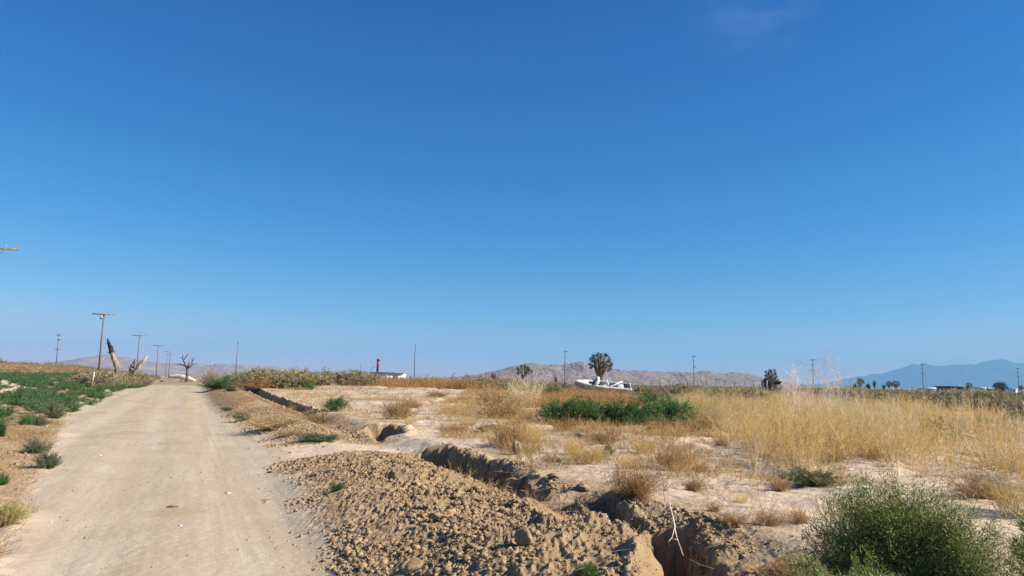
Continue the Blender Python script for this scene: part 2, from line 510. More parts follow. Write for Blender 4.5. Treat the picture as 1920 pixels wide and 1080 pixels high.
M["glassy"] = solid_mat("glazed_insulator", (.25, .22, .2), (.42, .4, .38), 6, .3)
M["deadwood"] = solid_mat("weathered_trunk", (.12, .08, .05), (.38, .28, .19), 3.2, .85, (1, 1, .25), .6)
M["palewood"] = solid_mat("split_pale_wood", (.24, .17, .115), (.58, .47, .345), 3.0, .85, (1, 1, .25), .6)
M["char"] = solid_mat("charred_wood", (.008, .007, .006), (.022, .018, .016), 6, .7, bump=.6)
M["greybark"] = solid_mat("dead_grey_bark", (.11, .085, .065), (.24, .19, .15), 4, .9)
M["yucca"] = plant_mat("yucca_leaf", [(.022, .032, .014), (.04, .052, .02), (.065, .08, .03), (.12, .12, .05)], .6, .1)
M["shag"] = solid_mat("yucca_shaggy_bark", (.14, .105, .07), (.36, .29, .21), 7, .9, (1, 1, .4))
M["white"] = solid_mat("chalky_white_gelcoat", (.50, .46, .39), (.80, .77, .70), 2.2, .5)
M["hull"] = solid_mat("weathered_hull", (.20, .19, .19), (.31, .30, .29), 2.5, .55)
M["liner"] = solid_mat("boat_liner_grey", (.42, .41, .39), (.55, .54, .51), 3, .6)
M["black"] = solid_mat("black_and_opening_dark", (.012, .012, .013), (.03, .028, .026), 3, .6)  # plain black; also painted in for the dark inside openings
M["redpaint"] = solid_mat("faded_red_paint", (.17, .04, .05), (.24, .07, .075), 3, .6)
M["darkmetal"] = solid_mat("dark_painted_metal", (.035, .03, .035), (.06, .05, .055), 3, .5)
M["wallwhite"] = solid_mat("white_siding", (.74, .73, .70), (.80, .79, .77), 2, .6)
M["roofgrey"] = solid_mat("grey_roof", (.20, .20, .21), (.30, .30, .31), 2, .6)
M["roofdark"] = solid_mat("dark_roof", (.03, .03, .035), (.06, .058, .06), 2, .6)

# ------------------------------------------------------------------ the ground, one sheet to the horizon
def build_ground():
    oy = -4.0
    a_in = np.linspace(-R_(36.5), R_(36.5), 1180)
    a_o = R_(36.5) + (R_(110) - R_(36.5)) * (np.linspace(0, 1, 70)[1:] ** 1.6)
    ang = np.concatenate([-a_o[::-1], a_in, a_o])
    r = [2.2]
    while r[-1] < 14000:
        q = r[-1]
        k = .012 if q < 8 else .0021 if q < 30 else .0052 if q < 190 else .035
        r.append(q * (1 + k))
    r = np.array(r)
    A, Rr = np.meshgrid(ang, r)
    x = Rr * np.sin(A); y = oy + Rr * np.cos(A)
    sh = x.shape
    z = np.empty(sh); ms = [np.empty(sh) for _ in range(6)]
    for i in range(0, sh[0], 100):
        X, Y = x[i:i + 100], y[i:i + 100]
        z[i:i + 100] = height(X, Y)
        u, v, road, pile, soil = masks(X, Y)
        inside = np.zeros(X.shape)
        for pts, hw, dep in TR:
            inside = np.maximum(inside, 1 - ss(hw * 1.2, hw * 2.0, seg_dist(X, Y, pts)))
        ms[0][i:i + 100] = road
        ms[1][i:i + 100] = np.maximum(soil, inside * .95)
        yy = np.maximum(Y, 1)
        dry = ss(.45, .56, -X / yy) * ss(70, 100, Y)
        dry = np.maximum(dry, .9 * ss(.1, 1.4, road_left(u) - v + .6 * fbm(X / .8, Y / .8, 91, 3)) * (1 - ss(2.5, 5, road_left(u) - v)))
        ms[2][i:i + 100] = dry
        ms[3][i:i + 100] = ss(60, 120, Y) * (1 - road); ms[4][i:i + 100] = u; ms[5][i:i + 100] = v
    nr, nc = sh
    # undercut and ragged trench walls: push the wall sideways by noise that runs with depth
    near_i = r < 40
    X, Y, Zs = x[near_i], y[near_i], z[near_i]
    u, v = uv(X, Y); wall = np.zeros(X.shape)
    for pts, hw, dep in TR:
        d = seg_dist(X, Y, pts); wall = np.maximum(wall, ss(hw * .45, hw * .75, d) * (1 - ss(hw * 1.25, hw * 1.7, d)))
    off = wall * (.085 * fbm(u / .35, Zs / .22, 95, 4) + .03 * vnoise(u / .09, Zs / .06, 97))
    x[near_i] = X + off * NX; y[near_i] = Y + off * NY
    V = np.stack([x, y, z], -1).reshape(-1, 3)
    i = (np.arange(nr - 1)[:, None] * nc + np.arange(nc - 1)).ravel()
    Fq = np.stack([i, i + 1, i + nc + 1, i + nc], 1)
    me = raw_mesh("desert_ground", V, Fq, 4)
    for nm, a in zip(("road", "soil", "dry", "far", "along", "across"), ms):
        at_ = me.attributes.new(nm, 'FLOAT', 'POINT'); at_.data.foreach_set("value", a.ravel().astype(np.float32))
    sm = (ms[1].ravel()[Fq[:, 0]] < .35) | (r[Fq[:, 0] // nc] > 45)          # broken soil keeps its facets
    me.polygons.foreach_set("use_smooth", sm)
    me.materials.append(M["ground"])
    o = bpy.data.objects.new("ground", me); COL.objects.link(o)
    tag(o, kind="structure")
build_ground()

# ------------------------------------------------------------------ mountains
def mountain(name, prof, dist, depth, mat, rough, rscale, seed, base_z=-2):
    px = np.array([p[0] for p in prof], float); py = np.array([p[1] for p in prof], float)
    hgt = []
    for a, b in prof:
        d = ray(a, b); d = d / d[1]; hgt.append((d[0] * dist, EYE + d[2] * dist))
    hx = np.array([h[0] for h in hgt]); hz = np.array([h[1] for h in hgt])
    nx = 520; ny = 70
    X = np.linspace(hx[0], hx[-1], nx); Yr = np.linspace(-depth, depth, ny)
    XX, YY = np.meshgrid(X, Yr)
    # the crest wanders in depth; spurs run down from it
    crest = depth * .25 * fbm(XX / (depth * 1.1), XX * 0, seed, 3)
    t = np.clip(1 - np.abs(YY - crest * 0) / depth, 0, 1)
    P = np.interp(XX, hx, hz)
    spur = fbm(XX / rscale, (YY) / (rscale * 1.6), seed + 3, 5)
    rid = 1 - np.abs(vnoise(XX / (rscale * 1.3), YY / (rscale * 3), seed + 9))
    Z = P * (t ** 1.35) * (1 - .30 * (1 - t) * rid) + rough * spur * np.minimum(1, t * 3) * np.clip(P / (P.max() * .3), 0, 1) * (1 - .5 * t)
    fine = rough * .35 * fbm(XX / (rscale * .12), YY / (rscale * .12), seed + 20, 3) * np.clip(P / (P.max() * .4), 0, 1) * np.minimum(1, t * 4)
    Z = Z + fine + np.where(t <= .001, base_z - 2, 0)
    V = np.stack([XX, YY + dist, Z + 0], -1).reshape(-1, 3)
    i = (np.arange(ny - 1)[:, None] * nx + np.arange(nx - 1)).ravel()
    Fq = np.stack([i, i + 1, i + nx + 1, i + nx], 1)
    me = raw_mesh(name, V, Fq, 4); me.materials.append(mat)
    o = bpy.data.objects.new(name, me); COL.objects.link(o)
    tag(o, kind="structure"); return o

def rock_mat(name, c, scale):
    m, nt, b = nodes_of(name)
    pos = N(nt, "ShaderNodeNewGeometry").outputs["Position"]
    n = N(nt, "ShaderNodeTexNoise", i_Scale=scale, i_Detail=9, i_Roughness=.75); nt.links.new(pos, n.inputs[0])
    r = ramp(nt, [(.36, c[0]), (.5, c[1]), (.62, c[2])]); nt.links.new(n.outputs[0], r.inputs[0])
    nt.links.new(r.outputs[0], b.inputs["Base Color"]); b.inputs["Roughness"].default_value = .95
    return m
M["butte"] = rock_mat("butte_rock", ((.11, .078, .06), (.22, .158, .122), (.34, .255, .195)), .11)
M["ridge"] = rock_mat("ridge_rock", ((.20, .145, .12), (.27, .195, .16), (.33, .25, .205)), .012)
M["range"] = rock_mat("range_rock_haze_tint", ((.02, .03, .04), (.04, .047, .05), (.07, .07, .07)), .004)  # blue put into the rock colour adds to the distance haze
mountain("rocky_hills", [(700, 711), (780, 708), (840, 708), (880, 704), (920, 697), (945, 692), (962, 687), (978, 683), (995, 681), (1015, 682), (1035, 681), (1050, 684), (1066, 681), (1088, 676), (1105, 682), (1130, 688), (1150, 691), (1200, 695), (1250, 698), (1300, 698), (1326, 695), (1340, 698), (1360, 699), (1385, 699), (1405, 702), (1420, 706), (1440, 711), (1500, 722), (1560, 728)], 1500, 260, M["butte"], 5.5, 38, 101)
mountain("pale_ridge", [(-80, 697), (20, 688), (60, 685), (110, 678), (150, 673), (185, 668), (205, 667), (225, 670), (262, 676), (300, 679), (340, 682), (380, 683), (420, 681), (450, 681), (490, 684), (520, 687), (550, 693), (600, 703), (680, 710)], 2700, 600, M["ridge"], 14, 160, 131)
mountain("blue_range", [(1490, 726), (1560, 716), (1600, 706), (1640, 700), (1670, 696), (1695, 690), (1715, 684), (1735, 682), (1760, 685), (1785, 682), (1810, 681), (1830, 680), (1850, 674), (1870, 671), (1885, 672), (1905, 678), (1940, 681), (2050, 690), (2150, 706)], 8300, 900, M["range"], 40, 500, 161)

# ------------------------------------------------------------------ air
def build_haze():
    mb = MB(); box(mb, 0, 3900, 196, 17000, 12000, 400)
    m = bpy.data.materials.new("haze"); m.use_nodes = True; nt = m.node_tree
    nt.nodes.remove(nt.nodes["Principled BSDF"])
    pv = N(nt, "ShaderNodeVolumePrincipled"); pv.inputs["Color"].default_value = (.26, .595, .93, 1); pv.inputs["Density"].default_value = 1.6e-4
    nt.links.new(pv.outputs[0], nt.nodes["Material Output"].inputs["Volume"])
    o = obj("haze", mb, m); tag(o, kind="stuff")
build_haze()
#PART2
# ------------------------------------------------------------------ plant generators (arrays only)
def lobes(rng, k=7):
    return rand_dirs(rng, k, .1), rng.uniform(-.6, .55, k)

def lob_scale(d, lb):
    dirs, amp = lb
    c = d @ dirs.T
    return 1 + (np.clip((c - .55) / .45, 0, 1) ** 1.5 * amp).sum(1)

def dome_bush(seed, nst, nleaf, R, H, ll, lw, sw, t0=.25, upness=.25, stem_seg=2, lift=.15, smin=.55):
    """stems fan out of one root and carry short leaves; returns stem and leaf strips apart"""
    rng = np.random.default_rng(seed)
    d = rand_dirs(rng, nst, upness)
    s = lob_scale(d, lobes(rng)) * rng.uniform(smin, 1.06, nst)
    base = rng.normal(size=(nst, 3)) * [R * .08, R * .08, 0]
    tip = d * [R, R, H] * s[:, None]
    tip[:, 2] += .02
    v = tip - base; L = np.linalg.norm(v, axis=1)
    stems, leaves = MB(), MB()
    bend = np.zeros_like(v); bend[:, 2] = L * lift * (1 - d[:, 2])
    ribbons(stems, base, v / L[:, None], L, sw, bend, 2, rng)
    t = t0 + (1 - t0) * rng.uniform(0, 1, (nst, nleaf)) ** .7
    P = base[:, None] + v[:, None] * t[..., None] + bend[:, None] * (t[..., None] ** 2)
    P = (P + rng.normal(size=P.shape) * R * .035).reshape(-1, 3)
    P[:, 2] = np.maximum(P[:, 2], .005)
    D = rand_dirs(rng, len(P)) + np.repeat(d, nleaf, 0) * .7 + [0, 0, .25]
    D /= np.linalg.norm(D, axis=1)[:, None]
    ribbons(leaves, P, D, rng.uniform(.5, 1.2, len(P)) * ll, lw, None, 1, rng, .3)
    return stems, leaves

def merge(*ms):
    out = MB()
    for m in ms:
        v, f = m.arrays(); out.add(v, f)
    return out

def grass_tuft(seed, nst, R, H, lean, nbr, bl, sw, bw, spread=.35, fan=.45):
    """upright dry stalks, the upper part branching into wisps"""
    rng = np.random.default_rng(seed)
    out = MB()
    a = rng.uniform(0, 2 * np.pi, nst); r = R * np.sqrt(rng.uniform(0, 1, nst))
    base = np.stack([np.cos(a) * r, np.sin(a) * r, np.zeros(nst)], 1)
    d = np.stack([np.cos(a) * spread * rng.uniform(.1, 1, nst), np.sin(a) * spread * rng.uniform(.1, 1, nst), np.ones(nst)], 1) + rng.normal(size=(nst, 3)) * .12 + lean
    d /= np.linalg.norm(d, axis=1)[:, None]
    L = H * rng.uniform(.45, 1.05, nst)
    bend = np.stack([rng.normal(size=nst) * .1, rng.normal(size=nst) * .1, -np.abs(rng.normal(size=nst)) * .05], 1) * L[:, None]
    ribbons(out, base, d, L, sw, bend, 2, rng)
    if nbr:
        t = rng.uniform(.3, 1.0, (nst, nbr))
        P = (base[:, None] + d[:, None] * (L[:, None] * t)[..., None] + bend[:, None] * (t ** 2)[..., None]).reshape(-1, 3)
        D = np.repeat(d, nbr, 0) * .9 + rng.normal(size=(nst * nbr, 3)) * fan
        D /= np.linalg.norm(D, axis=1)[:, None]
        ribbons(out, P, D, bl * rng.uniform(.4, 1.1, len(P)), bw, None, 1, rng, .4)
    return out

def scatter_merge(protos, spots, rng):
    """one mesh out of many placed copies of a few protos (only for what nobody could count)"""
    out = MB()
    arr = [p.arrays() for p in protos]
    for x, y, z, s, sz in spots:
        v, f = arr[rng.integers(len(arr))]
        out.add((v @ rot_z(rng.uniform(0, 6.28)).T) * [s, s, sz] + [x, y, z], f)
    return out

def in_poly(px, py, poly):
    ins = np.zeros(len(px), bool); j = len(poly) - 1
    for i in range(len(poly)):
        xi, yi = poly[i]; xj, yj = poly[j]
        c = ((yi > py) != (yj > py)) & (px < (xj - xi) * (py - yi) / (yj - yi + 1e-9) + xi)
        ins ^= c; j = i
    return ins

def ground_poly(pts, z=0.15):
    return [flat(a, b, z) for a, b in pts]

def fill_poly(poly, dens, rng, patch=None, pscale=3.0, keep=.0, seed=7):
    """random ground points in a ground polygon, thinned into patches"""
    p = np.array(poly); lo, hi = p.min(0), p.max(0)
    n = int((hi[0] - lo[0]) * (hi[1] - lo[1]) * dens)
    q = rng.uniform(0, 1, (n, 2)) * (hi - lo) + lo
    q = q[in_poly(q[:, 0], q[:, 1], poly)]
    if patch is not None:
        q = q[fbm(q[:, 0] / pscale, q[:, 1] / pscale, seed, 3) + rng.normal(size=len(q)) * .12 > patch]
    return q

def not_in_trench(q, m=1.2):
    ok = np.ones(len(q), bool)
    for pts, hw, dep in TR: ok &= seg_dist(q[:, 0], q[:, 1], pts) > hw * m
    return q[ok]

rng = np.random.default_rng(11)

# ------------------------------------------------------------------ soil: loose crumbs (uncountable) and the big clods (countable)
def clod_arr(rng, s, lvl=0, flatn=.75):
    v, f = (ICO_V, ICO_F) if lvl == 0 else ICO1 if lvl == 1 else ICO2
    v = v * (1 + rng.uniform(-.38, .38, (len(v), 1)))
    v = v + rng.normal(size=v.shape) * (.17 if lvl == 0 else .10 if lvl == 1 else .035)
    if lvl == 2:
        for k in range(7):                                   # knock flat facets into it
            n = rand_dirs(rng, 1)[0]; h = rng.uniform(.45, .8); dd = v @ n
            v = v - np.outer(np.maximum(dd - h, 0) * .9, n)
    q, _ = np.linalg.qr(rng.normal(size=(3, 3)))
    return (v * rng.uniform(.55, 1.35, 3)) @ q.T * [s, s, s * flatn], f

def build_crumbs():
    n = 800000
    u = 2.5 + 32 * rng.uniform(0, 1, n) ** 1.25; v = rng.uniform(.9, 5.6, n)
    x = u * DX + v * NX; y = u * DY + v * NY            # the road frame is orthonormal, so this inverts uv()
    m_ = n // 6; u[:m_] = 5 + 26 * rng.uniform(0, 1, m_) ** 1.2; v[:m_] = road_left(u[:m_]) + .4 - 3.2 * rng.uniform(0, 1, m_)
    x = u * DX + v * NX; y = u * DY + v * NY
    _, _, road, pile, soil = masks(x, y)
    keep = rng.uniform(0, 1, n) < np.where(soil > .05, soil ** 1.3, 0.012) * np.where(v < 0, .35, 1)
    keep &= (np.hypot(x, y) > 4.5) & (rng.uniform(0, 1, n) < np.interp(u, [4, 14, 30], [.9, .35, .10]))
    cl = fbm(x / .55, y / .55, 207, 4)
    keep &= rng.uniform(0, 1, n) < ss(-.30, .28, cl) * .95 + .05
    x, y = x[keep], y[keep]; cl = cl[keep]
    ok = np.ones(len(x), bool)
    for pts, hw, dep in TR: ok &= seg_dist(x, y, pts) > hw * .9
    ok |= rng.uniform(0, 1, len(x)) < .65
    x, y, cl = x[ok], y[ok], cl[ok]
    z = height(x, y); n = len(x)
    s = np.minimum(.0040 + .0038 * rng.pareto(2.0, n), .028) * np.interp(np.hypot(x, y), [5, 12, 25], [1, 1.15, 1.5]) * np.exp(.8 * cl)
    OV = np.array([(1, 0, 0), (-1, 0, 0), (0, 1, 0), (0, -1, 0), (0, 0, 1), (0, 0, -1), (.6, .6, .6), (-.6, .55, -.5)], float)
    OF = np.array([(0, 2, 6), (2, 4, 6), (4, 0, 6), (2, 1, 4), (1, 3, 4), (3, 0, 4), (3, 1, 5), (0, 3, 5), (2, 0, 5), (1, 2, 7), (2, 5, 7), (5, 1, 7)])
    V = OV[None] * (1 + rng.uniform(-.30, .30, (n, 8, 1))) * rng.uniform(.6, 1.4, (n, 1, 3)) + rng.normal(size=(n, 8, 3)) * .18
    ax = rand_dirs(rng, n); an = rng.uniform(0, 6.28, n)[:, None, None]; K_ = ax[:, None, :]
    V = V * np.cos(an) + np.cross(K_, V) * np.sin(an) + K_ * (V * K_).sum(-1, keepdims=True) * (1 - np.cos(an))
    V = V * [1, 1, .85] * s[:, None, None] * 1.1 + np.stack([x, y, z + s * .02], 1)[:, None]
    Fc = (OF[None] + np.arange(n)[:, None, None] * 8).reshape(-1, 3)
    print("crumbs", n)
    o = obj("loose_soil_crumbs", (V.reshape(-1, 3), Fc), M["crumb"]); tag(o, kind="stuff")

    mb = MB(); n = 7500
    u = 4 + 26 * rng.uniform(0, 1, n) ** 1.3; v = rng.uniform(-4, 2.2, n)
    x = u * DX + v * NX; y = u * DY + v * NY
    k = fbm(x / 1.3, y / 1.3, 201, 3) + rng.normal(size=n) * .2 > .02; x, y = x[k], y[k]; z = height(x, y)
    for i in range(len(x)):
        s = min(.016, .0025 + .0025 * rng.pareto(1.7))
        v, f = clod_arr(rng, s, 0); mb.add(v + [x[i], y[i], z[i] + s * .3], f)
    o = obj("road_pebbles", mb, M["pebble"]); tag(o, kind="stuff")
build_crumbs()

CLODS = [  # px, base py, size px, label
    (972, 850, 15, 1.5, "upright pointed clod standing alone on the sand bank above the trench"),
    (985, 1012, 21, .85, "big dark-faced clod on the dirt pile, beside the short deep pit"),
    (893, 1020, 17, .8, "broad rounded clod just uphill of the dark-faced clod on the dirt pile"),
    (816, 972, 15, .8, "pale flat-topped clod in the middle of the dirt pile"),
    (772, 1070, 15, 1.0, "upright clod at the bottom edge of the dirt pile near the road"),
    (740, 893, 12, .9, "light clod high on the road side of the dirt pile"),
    (900, 936, 14, .8, "smooth pale clod on the dirt pile just under the long trench"),
    (890, 903, 14, .9, "leaning clod on the trench edge, breaking the rim of the dirt pile"),
    (1040, 900, 15, .7, "twin-lobed clod at the end of the long trench lip"),
    (1093, 918, 12, .8, "grey clod on the sand between the long trench and the brown weed"),
    (855, 930, 11, .8, "small dark clod among crumbs below the trench rim"),
    (700, 868, 9, .8, "small clod on the uppermost shoulder of the dirt pile"),
]
for i, (a, b, s, tall, lab) in enumerate(CLODS):
    x, y, z = at(a, b); D = math.hypot(x, y); sz = s / F * D
    r2 = np.random.default_rng(500 + i)
    v, f = clod_arr(r2, sz, 2, 1.0); v = v * [1, 1, tall]
    if i == 0:
        t = np.clip((v[:, 2] / sz + 1) / 2.6, 0, 1); v[:, :2] *= (1.15 - .95 * t)[:, None]
    o = obj("dirt_clod", (v, f), M["clod"], loc=(x, y, z + sz * tall * .45))
    tag(o, lab, "clod", "large clods thrown up beside the trench")

# ------------------------------------------------------------------ masses of weeds and grass nobody could count
def spots_from(q, s0, s1, rng, zs=(.8, 1.2), sink=.0):
    z = height(q[:, 0], q[:, 1]) - sink
    return [(q[i, 0], q[i, 1], z[i], rng.uniform(s0, s1), rng.uniform(s0, s1) * rng.uniform(*zs)) for i in range(len(q))]

def protos_dome(n, seed, *a, **k):
    return [merge(*dome_bush(seed + i, *a, **k)) for i in range(n)]

M["straw"] = plant_mat("straw_green", [(.28, .25, .085), (.42, .36, .14), (.52, .44, .20), (.20, .20, .07)], .75, .3)
# dark green weed carpet beside the road
GP = ground_poly([(-60, 792), (40, 790), (80, 772), (140, 768), (215, 742), (240, 731), (272, 724), (262, 720), (180, 719), (60, 721), (-90, 722)], .1)
q = fill_poly(GP, 1.6, rng, -.14, 2.4, seed=301)
pr = protos_dome(4, 310, 26, 26, .6, .55, .13, .022, .012)
tag(obj("green_weed_carpet", scatter_merge(pr, spots_from(q, .35, 1.25, rng, (.55, 1.0)), rng), M["carpet"]), kind="stuff")
# mixed olive weeds at its far rim and along the road head
GP2 = ground_poly([(130, 712), (290, 714), (305, 716.5), (290, 711.5), (130, 709.5)], .1)
q = fill_poly(GP2, .35, rng)
pr_s = protos_dome(4, 330, 26, 22, .7, .6, .12, .035, .015)
tag(obj("olive_weeds_by_road_head", scatter_merge(pr_s, spots_from(q, .5, 1.0, rng), rng), M["sage"]), kind="stuff")

# far scrub: one mass from behind the weed bands to the foot of the hills
far = []
n = 7000
d = 74 + 520 * rng.uniform(0, 1, n) ** 1.7; a = rng.uniform(-.78, .78, n)
x, y = d * np.tan(a) * 1.0, d
u_, v_ = uv(x, y)
k = ((v_ > 3) | (v_ < -30)) & ~((np.abs(x - 10.5) < 5) & (y < 88))
pr_far = protos_dome(4, 350, 16, 14, .8, .75, .2, .07, .03)
qq = np.stack([x[k], y[k]], 1)
qq = qq[(qq[:, 1] > 105) | (qq[:, 0] > -48)]
tag(obj("far_scrub", scatter_merge(pr_far, spots_from(qq, .6, 1.35, rng, (.6, 1.2)), rng), M["sage"]), kind="stuff")

# rust coloured dried weeds in bands
RB = [ground_poly([(470, 727), (600, 731), (760, 738), (930, 741), (940, 733), (800, 728), (600, 722), (470, 720)], .4),
      ground_poly([(1010, 772), (1100, 760), (1195, 768), (1180, 752), (1060, 748), (1000, 758)], .2),
      ground_poly([(1185, 800), (1330, 800), (1300, 788), (1200, 790)], .2),
      ground_poly([(1030, 800), (1120, 805), (1120, 797), (1040, 792)], .2)]
pr_r = [grass_tuft(370 + i, 34, .35, .62, [0, 0, 0], 5, .16, .010, .012, .6) for i in range(5)]
sp = []
for p, dn, hh in zip(RB, (1.5, 2.6, 2.2, 2.0), (1.6, 1.0, .9, .8)):
    sp += spots_from(fill_poly(p, dn, rng, -.35, 2.5, seed=371), .7 * hh, 1.2 * hh, rng)
tag(obj("rusty_dried_weeds", scatter_merge(pr_r, sp, rng), M["rust"]), kind="stuff")

# tall golden grass
GG = ground_poly([(1350, 840), (1440, 890), (1540, 915), (1650, 893), (1780, 890), (1990, 925), (2060, 812), (1900, 796), (1760, 786), (1620, 770), (1500, 757), (1400, 752), (1300, 754), (1290, 776), (1350, 800)], .15)
lean = [-.10, 0, 0]
M["goldfuzz"] = plant_mat("dried_grass_mixed", [(.33, .19, .07), (.46, .30, .125), (.58, .42, .20), (.62, .50, .28), (.30, .22, .10)], .75, .35)
q = fill_poly(GG, 2.7, rng, -.04, 2.4, seed=381)
pr_g = [grass_tuft(390 + i, 15, .26, 1.0, lean, 24, .15, .009, .0050, .55, .75) for i in range(6)]
tag(obj("tall_golden_grass", scatter_merge(pr_g, spots_from(q, .55, 1.2, rng, (.7, 1.25)), rng), M["gold"]), kind="stuff")
q = fill_poly(GG, 2.2, rng, -.16, 2.0, seed=385)
pr_g = [grass_tuft(396 + i, 16, .34, .62, lean, 18, .14, .007, .006, .75) for i in range(6)]
tag(obj("mixed_dry_grass", scatter_merge(pr_g, spots_from(q, .6, 1.25, rng, (.7, 1.3)), rng), M["goldfuzz"]), kind="stuff")
q = fill_poly(GG, .75, rng, -.2, 2.4, seed=387)
pr_g = [grass_tuft(402 + i, 5, .22, 1.22, lean, 22, .19, .012, .0062, .65, .8) for i in range(6)]
tag(obj("pale_grass_stalks", scatter_merge(pr_g, spots_from(q, .6, 1.25, rng, (.7, 1.25)), rng), M["pale"]), kind="stuff")
# yellow green weeds where the grass thins out
GY = ground_poly([(1270, 800), (1420, 800), (1440, 760), (1400, 738), (1230, 735), (1240, 760)], .2)
q = fill_poly(GY, 1.3, rng, -.3, 3, seed=401)
pr_y = [grass_tuft(410 + i, 26, .35, .75, lean, 8, .16, .008, .010, .5) for i in range(4)]
tag(obj("straw_green_weeds", scatter_merge(pr_y, spots_from(q, .7, 1.1, rng), rng), M["straw"]), kind="stuff")
# thin dry grass and litter strewn over the sand
SA = ground_poly([(1000, 1080), (1500, 1200), (2100, 1000), (1950, 880), (1400, 800), (1000, 790), (700, 735), (480, 735), (600, 780), (800, 820)], .2)
q = not_in_trench(fill_poly(SA, 3.6, rng, -.02, 2.2, seed=421))
pr_l = [grass_tuft(430 + i, 9, .16, .17, [0, 0, -.25], 3, .07, .0035, .0035, 1.3) for i in range(6)]
tag(obj("short_dry_grass", scatter_merge(pr_l, spots_from(q, .6, 1.5, rng), rng), M["gold"]), kind="stuff")
q = not_in_trench(fill_poly(SA, 3.2, rng, .04, 1.5, seed=425))
pr_b = [grass_tuft(440 + i, 12, .2, .14, [0, 0, -.3], 3, .06, .004, .0045, 1.6) for i in range(6)]
tag(obj("brown_weed_litter", scatter_merge(pr_b, spots_from(q, .5, 1.4, rng), rng), M["brown"]), kind="stuff")
q = not_in_trench(fill_poly(SA, 5.0, rng, -.05, 1.8, seed=428))
tw = []
for i in range(5):
    mb = MB(); n = 7; P = rng.normal(size=(n, 3)) * [.16, .16, .006] + [0, 0, .012]; D = rng.normal(size=(n, 3)) * [1, 1, .12]; D /= np.linalg.norm(D, axis=1)[:, None]
    ribbons(mb, P, D, rng.uniform(.05, .30, n), .005, rng.normal(size=(n, 3)) * [.04, .04, .015], 2, rng); tw.append(mb)
M["litter"] = plant_mat("dead_twig_litter", [(.09, .065, .045), (.17, .12, .08), (.30, .22, .14), (.12, .10, .085)], .85, 0)
tag(obj("dead_twig_litter", scatter_merge(tw, spots_from(q, .6, 1.5, rng), rng), M["litter"]), kind="stuff")
# patchy low dried grass and weeds growing through one another over the sand
MG = ground_poly([(835, 815), (1010, 880), (1180, 905), (1320, 890), (1340, 800), (1290, 775), (1000, 748), (900, 738), (830, 760)], .25)
MR = ground_poly([(1150, 965), (1400, 1020), (1570, 980), (1600, 890), (1330, 850), (1200, 880)], .25)
ML = ground_poly([(560, 790), (850, 812), (850, 735), (620, 732), (480, 737)], .3)
for nm, mt, ht, sd_, dens in (("rusty_sand_weeds", "rust", .34, 470, (2.4, 1.2, .6)), ("brown_sand_weeds", "brown", .26, 480, (1.8, 1.5, .6)), ("straw_sand_grass", "gold", .38, 490, (1.9, 1.2, .45)), ("mixed_sand_grass", "goldfuzz", .24, 500, (2.4, 1.9, .8))):
    pr = [grass_tuft(sd_ + i, 16, .22, ht, [-.08, 0, 0], 10, .09, .0055, .0048, 1.0) for i in range(6)]
    sp = []
    for P_, dn, th in zip((MG, MR, ML), dens, (-.06, .02, .10)):
        sp += spots_from(not_in_trench(fill_poly(P_, dn, rng, th, 1.7, seed=sd_ + 3), 1.3), .45, 1.35, rng, (.6, 1.3))
    tag(obj(nm, scatter_merge(pr, sp, rng), M[mt]), kind="stuff")
# dead weeds over the far dug berm and both road verges
q = []
for k in range(2600):
    u = rng.uniform(24, 85); v = rng.uniform(1.5, 4.0)
    if vnoise(u / 3, v / 1.2, 451) + rng.normal() * .25 > .12 - .004 * (u - 24): q.append((u * DX + v * NX, u * DY + v * NY))
q = not_in_trench(np.array(q))
tag(obj("dead_weeds_on_berm", scatter_merge(pr_b, spots_from(q[::2], .7, 1.6, rng), rng), M["brown"]), kind="stuff")
q = []
for k in range(1500):
    u = 7 + 60 * rng.uniform() ** 1.4; v = float(road_left(u)) - .15 - abs(rng.normal()) * 1.1
    if vnoise(u / 2, v / 1.2, 455) + rng.normal() * .3 > .05: q.append((u * DX + v * NX, u * DY + v * NY))
tag(obj("verge_dry_weeds", scatter_merge(pr_b, spots_from(np.array(q), .6, 1.5, rng), rng), M["brown"]), kind="stuff")
# tan dry grass on the low rise
q = []
for k in range(5200):
    yv = rng.uniform(75, 190); xv = -yv * rng.uniform(.44, .80)
    q.append((xv, yv))
q = np.array(q); u_, v_ = uv(q[:, 0], q[:, 1]); q = q[v_ < -7]
M["tan"] = plant_mat("dry_grass_tan", [(.30, .18, .085), (.38, .24, .12), (.42, .30, .16), (.26, .2, .1)], .8, .3)
pr_t = [grass_tuft(460 + i, 14, .5, .30, [0, 0, 0], 2, .16, .03, .03, .7) for i in range(4)]
tag(obj("tan_grass_on_rise", scatter_merge(pr_t, spots_from(q, .7, 1.3, rng), rng), M["tan"]), kind="stuff")

# ------------------------------------------------------------------ countable bushes
PROTO = {}
def proto_mesh(key, make, mat):
    if key not in PROTO:
        v, f = make().arrays()
        w = np.percentile(np.abs(v[:, :2]), 97) * 2; h = np.percentile(v[:, 2], 98.5)
        me = raw_mesh(key, v, f); me.materials.append(mat); PROTO[key] = (me, w, h)
    return PROTO[key]

def plant(name, key, make, mat, a, b, wpx, hpx, label, cat, group=None, rz=None, dist=None):
    me, w0, h0 = proto_mesh(key, make, mat)
    p = at(a, b) if dist is None else at_dist(a, dist)
    x, y, z = p; D = y
    o = bpy.data.objects.new(name, me); COL.objects.link(o)
    s = wpx / F * D / w0; sz = hpx / F * D / h0
    o.location = (x, y, z - .015); o.scale = (s * rng.uniform(.85, 1.2), s * rng.uniform(.75, 1.2), sz); o.rotation_euler.z = rng.uniform(0, 6.28) if rz is None else rz
    return tag(o, label, cat, group)

